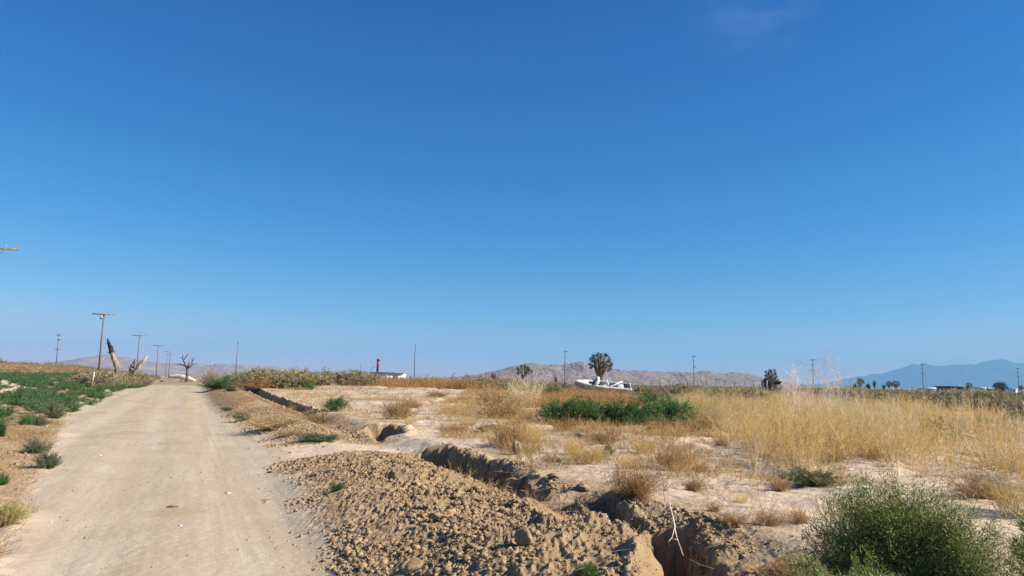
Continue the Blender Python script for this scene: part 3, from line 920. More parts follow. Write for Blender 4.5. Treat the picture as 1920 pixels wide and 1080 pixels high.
def G1(k): return lambda: merge(*dome_bush(600 + k, 150, 60, .5, .42, .05, .008, .006, .15, .3))
def B1(k): return lambda: merge(*dome_bush(630 + k, 200, 22, .5, .42, .05, .0048, .005, .2, .15, smin=.4))
def T1(k): return lambda: grass_tuft(660 + k, 140, .24, .6, [0, 0, 0], 14, .11, .005, .0045, .7)
def S1(k): return lambda: merge(*dome_bush(690 + k, 90, 44, .7, .6, .1, .024, .012, .2))

greens = [
    ("green", (627, 772, 40, 25), "round green bush on the pale sand above the broken trench"),
    ("green", (598, 717, 54, 19), "wide dark green mound rising behind the rust coloured weeds"),
    ("green", (578, 730, 22, 18), "narrow green bush at the foot of the dark green mound"),
    ("green", (1027, 746, 44, 24), "green clump between the pale straw tuft and the boat"),
    ("green", (1055, 796, 96, 44), "deep green clump at the boat end of the weed row in front of the boat"),
    ("green", (1108, 800, 84, 46), "tallest green clump of the weed row in front of the boat"),
    ("green", (1160, 801, 82, 46), "green clump in the middle of the weed row in front of the boat"),
    ("green", (1215, 798, 86, 44), "green clump next to the rust weeds in the row in front of the boat"),
    ("green", (1264, 798, 82, 48), "green clump at the golden grass end of the weed row"),
    ("green", (1202, 760, 34, 22), "dark green bush just behind the weed row, past the boat stern"),
    ("green", (1360, 760, 54, 22), "green bush half hidden in straw coloured weeds"),
    ("green", (1770, 822, 80, 34), "green bush showing through the tall golden grass"),
    ("green", (1838, 818, 60, 30), "smaller green bush in the golden grass next to the first"),
    ("greygreen", (101, 784, 50, 30), "grey green bush at the road edge of the weed carpet"),
    ("green", (47, 797, 22, 20), "small bright green bush in front of the weed carpet"),
    ("greygreen", (72, 797, 30, 20), "sprawling grey weed beside the small bright green bush"),
    ("greygreen", (90, 878, 46, 30), "grey green bush on the brown verge, nearer one of a pair"),
    ("greygreen", (68, 850, 42, 25), "pale grey bush on the verge just behind a greener one"),
    ("green", (2, 818, 26, 34), "green bush cut by the picture edge beside the weed carpet"),
    ("green", (4, 908, 20, 22), "little green bush cut by the picture edge on the brown verge"),
    ("straw", (8, 985, 62, 40), "straw coloured weed clump at the very edge of the road, nearest the viewer"),
    ("greygreen", (455, 788, 28, 15), "low grey green bush at the foot of the weedy berm by the road"),
    ("greygreen", (427, 769, 18, 7), "flat small weed at the road edge in front of the berm"),
    ("green", (408, 729, 46, 20), "green bush beside the head of the dirt road, low and wide"),
    ("green", (438, 722, 40, 18), "green bush behind the low wide one at the road head"),
    ("green", (463, 711, 34, 12), "dark green bush on the skyline near the thin bare pole"),
    ("greygreen", (434, 733, 20, 10), "little round weed at the start of the trench"),
    ("greygreen", (600, 824, 62, 14), "flat grey green weed spread on the soil by the road"),
    ("green", (632, 917, 26, 14), "tiny green sprig growing alone on the dirt pile"),
    ("green", (1180, 985, 50, 36), "green sprig growing between the pit and the large hole"),
    ("greygreen", (1244, 1050, 60, 60), "tangled green weed in the mouth of the large hole"),
    ("green", (1100, 1068, 44, 26), "thin green weed on the dirt pile at the picture bottom"),
    ("greygreen", (1525, 915, 90, 30), "sprawling green weed on the sand under the golden grass"),
    ("green", (1140, 848, 22, 18), "single green sprig among dry tufts on the pale sand"),
    ("greygreen", (1040, 866, 40, 12), "flat grey weed behind the upright pointed clod"),
    ("green", (1910, 800, 40, 30), "green bush in the grass cut by the picture edge"),
    ("greygreen", (1345, 806, 60, 16), "low grey green weed at the foot of the straw weeds"),
    ("greygreen", (915, 806, 40, 12), "low pale green weed on the sand beside rusty tufts"),
]
for i, (m, (a, b, c, d), lab) in enumerate(greens):
    k = i % 4
    plant("green_bush", f"green_bush_{m}_{k}", G1(k), M[m], a, b, c, d, lab, "bush", "green bushes and weeds")

dries = [
    ("B", "brown", (745, 786, 62, 42), "reddish brown tumbleweed standing on the pale sand"),
    ("B", "rust", (775, 762, 44, 20), "low rusty weed touching the back of the reddish tumbleweed"),
    ("T", "gold", (846, 771, 50, 20), "low golden tuft alone on the sand beyond the reddish tumbleweed"),
    ("B", "brown", (945, 786, 96, 60), "large dark brown weed in front of the pale straw tuft"),
    ("B", "brown", (925, 760, 60, 36), "dark brown weed behind the large one, beside the straw tuft"),
    ("T", "rust", (960, 838, 66, 62), "tall orange weed behind the upright pointed clod"),
    ("T", "gold", (995, 842, 50, 56), "golden tuft beside the tall orange weed"),
    ("T", "rust", (850, 812, 62, 22), "low orange tuft at the trench end of the sand flat"),
    ("B", "rust", (1192, 932, 100, 64), "big rust brown weed leaning over the trench bank"),
    ("T", "brown", (1265, 880, 84, 56), "brown feathery weed behind the big rust brown weed"),
    ("T", "gold", (1100, 872, 70, 44), "golden tuft on the sand behind the long trench"),
    ("T", "gold", (1075, 852, 54, 34), "small golden tuft just behind the other on the sand"),
    ("B", "rust", (1130, 830, 60, 30), "rusty weed at the front of the green weed row"),
    ("B", "brown", (1230, 815, 100, 36), "wide brown weed below the green weed row"),
    ("B", "brown", (1320, 812, 70, 34), "brown weed at the golden grass end of the green weed row"),
    ("B", "brown", (1300, 920, 46, 30), "small round brown tumbleweed on the sand flat"),
    ("B", "rust", (1352, 834, 26, 22), "small dark footed weed at the front of the straw weeds"),
    ("L", "gold", (1440, 848, 60, 60), "thin golden stalks at the corner of the tall grass"),
    ("L", "pale", (1415, 888, 40, 96), "lone pair of tall pale stalks on the open sand"),
    ("L", "pale", (1462, 900, 26, 56), "short pale stalk next to the lone tall stalks"),
    ("B", "brown", (1462, 922, 46, 24), "brown curled weed at the foot of the pale stalks"),
    ("B", "rust", (1340, 956, 34, 24), "little yellow brown weed beside the large hole"),
    ("B", "brown", (1440, 985, 62, 40), "brown leafy weed on the sand in front of the pale stalks"),
    ("B", "rust", (1500, 985, 56, 34), "rusty weed between the brown leafy weed and the big green bush"),
    ("B", "rust", (1375, 985, 44, 22), "low orange weed beyond the rim of the large hole"),
    ("B", "brown", (1470, 1072, 130, 40), "dark brown weed in the shade of the big green bush"),
    ("T", "gold", (1390, 940, 30, 20), "tiny golden tuft in the middle of the sand flat"),
    ("T", "pale", (985, 764, 66, 58), "pale straw tuft, tall and fan shaped, under a small spiky tree"),
    ("T", "gold", (955, 725, 40, 20), "straw tuft behind the fan shaped pale one"),
    ("B", "rust", (1640, 862, 60, 30), "orange weed at the front edge of the tall grass"),
    ("B", "rust", (1560, 868, 70, 30), "rusty weed under the front stalks of the tall grass"),
    ("B", "brown", (1840, 930, 110, 50), "brown weed behind the big green bush under a white branch"),
    ("T", "gold", (1905, 960, 90, 70), "golden weed behind the big green bush at the picture edge"),
    ("B", "brown", (1885, 878, 80, 34), "brown weed in front of the tall grass near the white branch"),
    ("B", "brown", (1310, 880, 30, 20), "small brown weed beside the feathery one"),
    ("T", "gold", (1210, 846, 50, 30), "thin golden tuft below the wide brown weed"),
    ("B", "goldfuzz", (520, 800, 130, 30), "wide yellow weed mat lying on the berm by the road"),
    ("B", "brown", (600, 792, 80, 26), "brown dead weed at the near end of the weedy berm"),
    ("B", "goldfuzz", (545, 815, 70, 16), "low yellow weed at the road foot of the berm"),
    ("T", "gold", (1180, 880, 40, 24), "wispy golden tuft behind the big rust brown weed"),
    ("B", "brown", (1290, 1078, 60, 30), "brown weed tangle at the bottom of the large hole"),
    ("T", "gold", (880, 800, 36, 14), "tiny gold tuft on the sand near the trench end"),
    ("B", "rust", (485, 729, 60, 22), "orange weed at the far start of the trench"),
    ("B", "rust", (820, 743, 40, 14), "rusty weed standing out from the rust band on the sand"),
    ("B", "brown", (1290, 1075, 50, 34), "dead weed on the lip of the large hole, lowest in view"),
    ("T", "rust", (1060, 806, 50, 26), "rusty tuft at the boat end front of the green row"),
]
for i, (t, m, (a, b, c, d), lab) in enumerate(dries):
    k = i % 4
    if t == "B": plant("dry_weed", f"dry_weed_{m}_{k}", B1(k), M[m], a, b, c, d, lab, "weed", "dried weeds on the sand")
    elif t == "L": plant("dry_stalks", f"dry_stalks_{m}_{k}", lambda k=k: grass_tuft(720 + k, 7, .12, .7, [-.05, 0, 0], 16, .14, .008, .005, .3), M[m], a, b, c, d, lab, "grass tuft", "dried tufts on the sand")
    else: plant("dry_tuft", f"dry_tuft_{m}_{k}", T1(k), M[m], a, b, c, d, lab, "grass tuft", "dried tufts on the sand")

# olive scrub on and below the skyline
zones = [  # x range, forward distance range, count, height m, label
    (120, 255, 62, 96, 34, 1.1, "olive scrub bush around the dead trunks between the weed carpet and the road head"),
    (440, 570, 62, 90, 22, 1.05, "olive scrub bush on the skyline between the two thin poles nearest the road"),
    (560, 700, 66, 95, 26, 1.1, "olive scrub bush on the skyline behind the rust weeds, roadward of the red post"),
    (700, 870, 84, 120, 30, .85, "olive scrub bush in the strip in front of the white trailer"),
    (870, 1070, 70, 105, 26, 1.1, "olive scrub bush around the small spiky trees, roadward of the boat"),
    (1185, 1430, 52, 95, 34, .95, "olive scrub bush between the boat and the shed under the spiky tree"),
    (1590, 1940, 46, 110, 60, 1.05, "olive scrub bush behind the golden grass in front of the far buildings"),
]
for xa, xb, da, db, n, hm, lab in zones:
    for k in range(n):
        a = rng.uniform(xa, xb); dd = rng.uniform(da, db); h = hm * rng.uniform(.6, 1.3)
        hp = h * F / dd
        p = at_dist(a, dd); uu, vv = uv(p[0], p[1])
        if float(road_left(uu)) - .6 < vv < 2.5: continue
        plant("scrub_bush", f"scrub_bush_{k % 4}", S1(k % 4), M["sage"], a, 0, hp * rng.uniform(1.5, 2.4), hp, lab, "scrub", "olive scrub near the skyline", dist=dd)
for a, dd, wd, h in [(196, 84, 40, 24), (212, 86, 40, 22), (226, 88, 36, 25), (238, 90, 38, 22), (246, 93, 34, 26), (254, 96, 34, 22), (262, 100, 32, 24), (268, 106, 30, 20), (180, 80, 40, 22), (160, 76, 42, 20)]:
    plant("scrub_bush", f"scrub_bush_{a % 4}", S1(a % 4), M["sage"], a, 0, wd, h, "olive scrub bush around the dead trunks between the weed carpet and the road head", "scrub", "olive scrub near the skyline", dist=dd)
for a, dd, wd, h, lab in [
    (1700, 55, 46, 17, "dark scrub bush under the tall twin-armed pole by the blue mountain"), (1850, 42, 66, 24, "darkest wide scrub bush behind the golden grass, below the white box building"),
    (1900, 45, 40, 22, "dark scrub bush at the picture edge behind the golden grass"), (1815, 60, 46, 16, "dark scrub bush below the long dark building"),
    (1640, 60, 40, 14, "dark low scrub under the pair of round spiky trees"), (1745, 45, 50, 16, "brownish scrub beyond the golden grass, below the pale far roofs"),
    (1905, 30, 44, 40, "dark bush at the picture edge at mid height of the grass"), (1295, 40, 50, 18, "dark scrub behind the straw weeds"),
    (1240, 55, 36, 14, "dark scrub just past the boat stern")]:
    plant("dark_scrub", "dark_scrub_%d" % (int(a) % 3), S1(int(a) % 3), M["darkscrub"], a, 0, wd, h, lab, "scrub", "dark scrub bushes", dist=dd)

def plume_weed(seed):
    """a few tall stems, side branches, and fine hairs on those"""
    rng = np.random.default_rng(seed); out = MB(); n = 5
    d = np.array([-.03, 0, 1.0]) + rng.normal(size=(n, 3)) * [.16, .16, 0]; d /= np.linalg.norm(d, axis=1)[:, None]
    b = rng.normal(size=(n, 3)) * [.06, .06, 0]; L = 1.6 * rng.uniform(.7, 1.05, n)
    ribbons(out, b, d, L, .016, rng.normal(size=(n, 3)) * [.1, .1, 0], 2, rng)
    m = 13; t = rng.uniform(.35, .98, (n, m))
    P = (b[:, None] + d[:, None] * (L[:, None] * t)[..., None]).reshape(-1, 3)
    D = np.repeat(d, m, 0) + rng.normal(size=(n * m, 3)) * .55; D /= np.linalg.norm(D, axis=1)[:, None]
    l2 = .42 * rng.uniform(.4, 1.1, n * m); ribbons(out, P, D, l2, .008, None, 1, rng, .4)
    h = 11; t = rng.uniform(.2, 1, (n * m, h))
    Q = (P[:, None] + D[:, None] * (l2[:, None] * t)[..., None]).reshape(-1, 3)
    E = np.repeat(D, h, 0) + rng.normal(size=(len(Q), 3)) * .7; E /= np.linalg.norm(E, axis=1)[:, None]
    ribbons(out, Q, E, .11 * rng.uniform(.5, 1.2, len(Q)), .0055, None, 1, rng, .5)
    return out
# tall pale plumes above the golden grass
M["plume"].name = "seed_plume"
for i, (a, b, wp, hp, lab) in enumerate([
    (1478, 790, 30, 95, "pale feathery plume next to the shed, slim"), (1492, 800, 54, 122, "broad pale plume beside the shed and its spiky tree"),
    (1500, 790, 20, 84, "short pale plume between the broad plume and the twin-armed pole"), (1515, 800, 26, 92, "wispy plume just before the thin pole in the grass"),
    (1545, 800, 60, 138, "tallest white plume rising above the golden grass"), (1560, 805, 40, 100, "white plume tangled in front of the tallest one"),
    (1580, 800, 44, 120, "tall plume at the blue mountain end of the white plumes"), (1610, 800, 26, 96, "single pale stalk in front of a small spiky tree"),
    (1678, 800, 18, 60, "thin pale stalk bending in the grass below the round spiky trees")]):
    k = i % 3
    plant("tall_plume", f"tall_plume_{k}", lambda k=k: plume_weed(760 + k), M["plume"], a, b, wp, hp, lab, "tall grass", "pale plumes above the golden grass")

# the big green bush close by, and its neighbours
def big_bush(a, b, wpx, hpx, seed, nst, nl, label):
    x, y, z = at_dist(a, 1) if False else (*flat(a, b, .2), 0)
    z = float(height(x, y)); D = y
    R = wpx / F * D / 2; H = hpx / F * D
    root = empty("green_thistle_bush", (x, y, z - .03))
    st, lv = dome_bush(seed, nst, nl, R * 1.12, H * 1.14, .032, .0062, .0042, .10, .30, smin=.56)
    obj("stems", st, M["bush"], root); obj("foliage", lv, M["bush"], root)
    return tag(root, label, "bush")
big_bush(1708, 1120, 350, 236, 801, 1300, 150, "big dense green bush in the near corner, its spiny leaves in full sun")
big_bush(1600, 1165, 230, 150, 802, 420, 120, "bright green bush at the picture bottom in front of the big dense one")
big_bush(1985, 1125, 120, 130, 803, 260, 110, "green bush cut by the picture edge beside the big dense one")

# dry branching sticks
def stick_plant(seed, H, nb):
    r2 = np.random.default_rng(seed); mb = MB()
    def grow(p, d, L, r, lv):
        pts = [p]
        for k in range(4):
            d = d + r2.normal(size=3) * .12; d /= np.linalg.norm(d); pts.append(pts[-1] + d * L / 4)
        tube(mb, pts, np.linspace(r, r * .5, 5), 5)
        if lv:
            for k in range(nb):
                e = d + r2.normal(size=3) * .55; e[2] = abs(e[2]) * .8 + .1; e /= np.linalg.norm(e)
                grow(pts[r2.integers(2, 5)], e, L * .6, r * .55, lv - 1)
    grow(np.zeros(3), np.array([0, 0, 1.0]), H * .5, .006, 2)
    return mb
x, y, z = at(1247, 940)
o = obj("dry_stick_plant", stick_plant(821, .62, 3), M["pale"], loc=(x, y, z - .02)); tag(o, "pale forked dry plant standing on the rim of the large hole", "dead plant")
def polyline3(pix, zs):
    out = []
    for (a, b), zz in zip(pix, zs):
        out.append((*flat(a, b, zz), zz))
    return np.array(out)
def branch_obj(lines, mat, label, cat, name):
    mb = MB()
    for pix, zs, r in lines:
        p = polyline3(pix, zs); tube(mb, p, np.linspace(r, r * .6, len(p)), 6)
    v, f = mb.arrays(); c = v.mean(0); o = obj(name, (v - c, f), mat, loc=c); return tag(o, label, cat)
branch_obj([([(1253, 935), (1262, 970), (1268, 1005), (1281, 1042)], [.42, .33, .22, .10], .0075), ([(1266, 985), (1260, 1008), (1253, 1016)], [.28, .22, .20], .0045), ([(1270, 1012), (1259, 1010)], [.20, .21], .004)],
           M["stick"], "white forked twig hanging down into the large hole", "branch", "hanging_twig")
branch_obj([([(1814, 844), (1845, 856), (1898, 874)], [.52, .45, .33], .010), ([(1835, 881), (1872, 873)], [.34, .36], .007), ([(1872, 873), (1862, 890), (1876, 906), (1872, 940)], [.36, .30, .26, .2], .006)],
           M["stick"], "bleached forked branch sticking out of the brown weeds by the tall grass", "branch", "dead_branch")
branch_obj([([(1515, 893), (1560, 884), (1600, 880)], [.30, .31, .31], .007)], M["stick"], "thin pale stick lying on the sand under the tall grass", "branch", "dry_stick")

# a few flat bits of debris on the road
for a, b, s, lab in [(322, 950, 20, "dark flat scrap of wood lying on the road between the wheel tracks"), (497, 934, 16, "thin dark twig on the road near the dirt pile")]:
    x, y, z = at(a, b); mb = MB(); L = s / F * y
    tube(mb, [(-L / 2, 0, .008), (-.1 * L, .02, .014), (L / 2, .05, .01)], [.006, .016, .005] if a < 400 else [.004, .006, .003], 5)
    tag(obj("wood_scrap", mb, M["greybark"], loc=(x, y, z)), lab, "debris")
for a, b, s, lab in [(338, 984, 3.3, "white stone on the near part of the road"), (428, 920, 3.3, "pale flat stone on the road near the dirt pile"), (305, 938, 1.65, "small white chip just behind the dark scrap on the road"), (188, 853, 2.2, "small pale stone on the road near the verge")]:
    x, y, z = at(a, b); sz = s / F * y
    v, f = clod_arr(np.random.default_rng(int(a)), sz, 1, .5)
    tag(obj("stone", (v, f), M["stick"], loc=(x, y, z + sz * .2)), lab, "stone")
#PART3
# ------------------------------------------------------------------ utility poles
def pt_at(px, py, dist):
    """the point seen at a pixel, at a given forward distance"""
    d = ray(px, py); d = d / d[1] * dist
    return np.array([d[0], dist, EYE + d[2]])

def pole(px, top, dist, label, arms, r=.15, arm_az=0.0, ins=True, group="utility poles"):
    p = pt_at(px, top, dist)
    g = float(height(p[0], p[1])); H = p[2] - g
    root = empty("utility_pole", (p[0], p[1], g))
    mb = MB(); tube(mb, [(0, 0, -.6), (0, 0, H * .5), (0, 0, H)], [r * 1.15, r, r * .75], 8)
    obj("pole", mb, M["pole"], root, smooth=True)
    a = np.array([math.cos(arm_az), math.sin(arm_az), 0]); s = np.array([-a[1], a[0], 0])
    for (dz, l0, l1, brace) in arms:
        mb = MB(); off = s * (r + .05) * -1; c = np.array([0, 0, H - dz])
        bar(mb, c + off - a * l0, c + off + a * l1, .13, .15)
        if brace:
            for sg, ll in ((-1, l0), (1, l1)):
                bar(mb, c + off * 1.9 + a * sg * min(.9, ll * .7) - [0, 0, .05], c + off * 1.0 - [0, 0, .8], .05, .03)
        arm = obj("crossarm", mb, M["pole"], root)
        if ins:
            for t in ((-.95, -.45, .5, .95) if l0 > .5 and l1 > .5 else (-.9,) if l0 > l1 else (.9,)):
                q = c + off + a * (t * (l0 if t < 0 else l1))
                mb = MB(); tube(mb, [q + [0, 0, .075], q + [0, 0, .16], q + [0, 0, .17], q + [0, 0, .27], q + [0, 0, .30]], [.02, .02, .065, .06, .02], 7)
                obj("insulator", mb, M["glassy"], root)
    tag(root, label, "utility pole", group); return root

AZ1 = math.atan2(NY, NX)
T2 = [(0.12, 1.55, 1.55, True)]
pole(-11, 462.5, 55, "nearest pole of the road line, its crossarm just entering the picture edge", T2, .16, AZ1)
rp = pole(195, 588, 114, "tallest wooden pole of the road line, beside the charred trunk", T2, .16, AZ1)
mb = MB(); tube(mb, [(-.25, -.2, 0), (-.25, -.2, .75)], [.17, .17], 10)
o = obj("transformer", mb, M["metal"], rp, smooth=True); o.location.z = float(pt_at(195, 588, 114)[2] - rp.location.z - .9)
pole(262, 628, 176, "road line pole standing behind the split pale stump", T2, .15, AZ1)
pole(297, 647, 237, "road line pole between the split stump and the bare grey tree", T2, .15, AZ1)
pole(319.6, 659, 293, "road line pole with its arm to one side, thicker of the close pair", [(.12, 2.2, .3, False)], .17, AZ1)
pole(313.6, 664, 345, "thin far pole just behind the thicker one of the close pair", [(.12, .3, 2.6, False)], .13, AZ1)
AZ2 = math.atan2(.93, -.37)
A2 = [(.15, 1.3, 1.3, False), (1.7, .15, .9, False), (3.6, .9, .9, False)]
pole(110.5, 627, 182, "thin pole with short arms on the tan rise, away from the road line", [(.15, .5, .9, False), (1.3, .2, .9, False), (3.6, .5, .8, False)], .12, .3)
pole(446, 640, 198, "bare thin pole rising from the scrub just past the road head", [(.3, .3, .3, False)], .12, AZ2, False)
pole(779, 644, 195, "bare thin pole beside the white trailer, tallest on that part of the skyline", [(.5, .3, .3, False)], .13, AZ2, False)
pole(1059.5, 658.5, 226, "thin pole in front of the rocky hills, near the boat bow", A2, .12, AZ2)
pole(1300.5, 667, 239, "thin pole alone at the low end of the rocky hills", A2, .12, AZ2)
pole(1523.5, 674, 253, "thin pole seen through the pale plumes above the golden grass", A2, .12, AZ2)
pole(1729, 682.5, 280, "two-armed pole in front of the crest of the blue mountain", A2, .15, AZ2 - .35)
pole(1908, 690, 307, "two-armed pole near the picture edge, behind the dark round tree", A2, .13, AZ2 - .35)
pole(548, 687, 640, "tiny far pole on the skyline past the pale ridge end", [(.3, .8, .8, False)], .16, AZ2, False)
pole(676.5, 682, 470, "tiny far pole on the skyline just before the red post", [(.3, .8, .8, False)], .16, AZ2, False)

# ------------------------------------------------------------------ dead wood by the road
def traced_tube(mb, pix, radii, dist, origin, n=7, jit=0.0, r2=None, rough=.12):
    pts = []
    for k, (a, b) in enumerate(pix):
        dd = dist + (r2.normal() * jit if r2 is not None and k else 0)
        pts.append(pt_at(a, b, dd) - origin)
    # smooth it
    P = np.array(pts); t = np.linspace(0, len(P) - 1, len(P) * 3 - 2)
    Q = np.stack([np.interp(t, np.arange(len(P)), P[:, i]) for i in range(3)], 1)
    R = np.interp(t, np.arange(len(P)), radii)
    if len(Q) > 4: Q[1:-1] = (Q[:-2] + 2 * Q[1:-1] + Q[2:]) / 4
    tube(mb, Q, R, n, True, r2, rough)

r2 = np.random.default_rng(901)
def root_at(name, px, dist):
    x, y, z = at_dist(px, dist); return empty(name, (x, y, z)), np.array([x, y, z])
root, O = root_at("charred_trunk", 221, 100)
mb = MB(); traced_tube(mb, [(222, 716), (221.5, 694), (217, 680), (212, 668), (209.5, 660)], [.46, .39, .35, .30, .27], 100, O, 10, .05, r2)
obj("trunk", mb, M["deadwood"], root, smooth=True)
mb = MB(); traced_tube(mb, [(209.8, 661), (206.5, 651), (203.5, 643), (201.5, 635)], [.30, .28, .2, .07], 100, O, 9, .05, r2, .2)
obj("charred_top", mb, M["char"], root, smooth=True)
for pix, rr in (([(207, 663), (203, 661), (200, 660)], [.12, .06, .02]), ([(212, 661), (216, 660), (219, 659)], [.10, .05, .02])):
    mb = MB(); traced_tube(mb, pix, rr, 100, O, 6, .1, r2); obj("branch_stub", mb, M["deadwood"], root)
tag(root, "leaning dead trunk, pale below and charred black on top, by the tallest pole", "dead tree")

root, O = root_at("split_stump", 255, 101)
mb = MB(); traced_tube(mb, [(250, 718), (256, 694), (263, 684), (270, 675), (277, 668)], [.36, .36, .31, .22, .06], 101, O, 9, .1, r2, .2); obj("trunk", mb, M["palewood"], root, smooth=True)
mb = MB(); traced_tube(mb, [(247, 718), (245, 694), (249, 686), (252, 679), (254, 672)], [.32, .33, .28, .18, .05], 101.4, O, 8, .1, r2, .25); obj("split_limb", mb, M["deadwood"], root, smooth=True)
mb = MB(); traced_tube(mb, [(250, 694), (243, 690), (240, 687)], [.16, .10, .03], 100.8, O, 6, .1, r2, .2); obj("split_limb", mb, M["deadwood"], root)
tag(root, "pale split stump with two leaning halves next to the charred trunk", "stump")

root, O = root_at("dead_tree", 350, 118)
zz = lambda *p: [(180 + a / 7.7125, 600 + b / 7.7125) for a, b in p]
mb = MB(); traced_tube(mb, [(350.5, 716)] + zz((1322, 760), (1322, 715), (1318, 685)), [.26, .22, .20, .19], 118, O, 8, .05, r2, .15)
obj("trunk", mb, M["greybark"], root, smooth=True)
for pix, rr in [
    (zz((1312, 690), (1290, 640), (1268, 590), (1252, 550), (1262, 515), (1252, 485)), [.17, .15, .12, .09, .06, .03]),
    (zz((1262, 570), (1232, 548), (1203, 541)), [.08, .05, .02]),
    (zz((1278, 575), (1300, 525), (1325, 505), (1338, 475)), [.10, .08, .05, .02]),
    (zz((1300, 668), (1255, 650), (1210, 634), (1165, 640), (1122, 631)), [.13, .10, .08, .05, .02]),
    (zz((1330, 690), (1362, 672), (1385, 640), (1395, 590), (1388, 552), (1396, 540)), [.17, .14, .12, .10, .06, .03]),
    (zz((1393, 590), (1418, 570), (1432, 545)), [.06, .04, .02]),
    (zz((1380, 655), (1420, 634), (1460, 636), (1530, 634)), [.09, .06, .04, .02]),
    (zz((1325, 690), (1335, 640), (1350, 610), (1345, 570)), [.12, .08, .05, .02]),
    (zz((1340, 640), (1360, 625), (1366, 600)), [.05, .03, .015])]:
    mb = MB(); traced_tube(mb, pix, rr, 118, O, 6, .35, r2, .15); obj("branch", mb, M["greybark"], root)
tag(root, "bare grey dead tree with crooked forked branches at the road head", "dead tree")

x, y, z = at_dist(395, 82)
st, _ = dome_bush(911, 260, 4, 1.6, 2.6, .35, .016, .03, .3, .45, lift=.05)
st2, _ = dome_bush(912, 260, 4, 1.5, 2.2, .3, .014, .02, .3, .3, lift=.05)
M["twig"] = plant_mat("bare_twigs", [(.20, .15, .10), (.36, .29, .20), (.46, .38, .27)], .8, 0)
tag(obj("bare_bush", merge(st, st2, _), M["twig"], loc=(x, y, z)), "leafless tan bush of bare twigs between the dead tree and the thin pole", "bush")

root, O = root_at("fallen_log", 340, 170)
mb = MB(); traced_tube(mb, [(316, 706.5), (329, 705.5), (341, 706.5), (352, 709.5), (366, 714)], [.34, .46, .56, .52, .30], 165, O, 9, .1, r2, .15)
obj("trunk", mb, M["stick"], root, smooth=True)
mb = MB(); traced_tube(mb, [(347, 708.5), (341, 712), (336, 715)], [.16, .12, .1], 170, O, 6, .2, r2); obj("branch_stub", mb, M["deadwood"], root)
mb = MB(); traced_tube(mb, [(354, 710), (350, 714), (345, 716)], [.16, .12, .1], 169.5, O, 6, .2, r2); obj("branch_stub", mb, M["deadwood"], root)
tag(root, "pale fallen log lying across the head of the dirt road", "log")

p = pt_at(174, 697, 64); g = float(height(p[0], p[1]))
root = empty("marker_stake", (p[0], p[1], g))
mb = MB(); box(mb, 0, 0, (p[2] - g) / 2 - .1, .085, .03, p[2] - g + .2); obj("stake", mb, M["white"], root)
mb = MB(); box(mb, 0, 0, p[2] - g + .012, .092, .037, .03); obj("cap", mb, M["white"], root)
root.rotation_euler = (0, .10, 0)
tag(root, "thin white marker stake standing in the green weed carpet", "stake")

x, y, z = at_dist(487, 88)
st, _ = dome_bush(921, 40, 1, .5, .75, .05, .01, .05, .3, .3); tag(obj("dead_brush", st, M["greybark"], loc=(x, y, z + .2)), "dark dead brush on the skyline beside the bare thin pole", "dead plant")

# ------------------------------------------------------------------ spiky desert trees
def joshua(seed, H, trunk_f, levels, spread, r0, tuft, lean=(0, 0)):
    r2 = np.random.default_rng(seed); wood, leaf = MB(), MB(); tips = []
    def grow(p, d, L, r, lv):
        pts = [p]
        for k in range(3):
            d = d + r2.normal(size=3) * .10 + np.array([0, 0, .06]); d /= np.linalg.norm(d); pts.append(pts[-1] + d * L / 3)
        tube(wood, pts, np.linspace(r, r * .82, 4), 7, True, r2, .12)
        if lv == 0:
            tips.append((pts[-1], d, r)); return
        k = int(r2.integers(2, 4)) + (1 if lv == levels else 0)
        a0 = r2.uniform(0, 6.28)
        for j in range(k):
            a = a0 + 6.28 * j / k + r2.normal() * .25
            e = d * r2.uniform(.55, 1.0) + spread * np.array([math.cos(a), math.sin(a), r2.uniform(-.25, .5)]); e /= np.linalg.norm(e)
            grow(pts[-1] - d * r * .4, e, L * r2.uniform(.62, .9) if lv < levels else H * (1 - trunk_f) / (levels + .6) * r2.uniform(.8, 1.1), r * .70, lv - 1)
    grow(np.zeros(3) - [0, 0, .1], np.array([lean[0], lean[1], 1.0]), H * trunk_f, r0, levels)
    for p, d, r in tips:
        n = 70
        D = rand_dirs(r2, n) * .9 + d * .55; D /= np.linalg.norm(D, axis=1)[:, None]
        ribbons(leaf, p - d * r2.uniform(0, tuft * 1.2, n)[:, None], D, tuft * r2.uniform(.7, 1.15, n), .035, None, 1, r2, .15)
    return wood, leaf

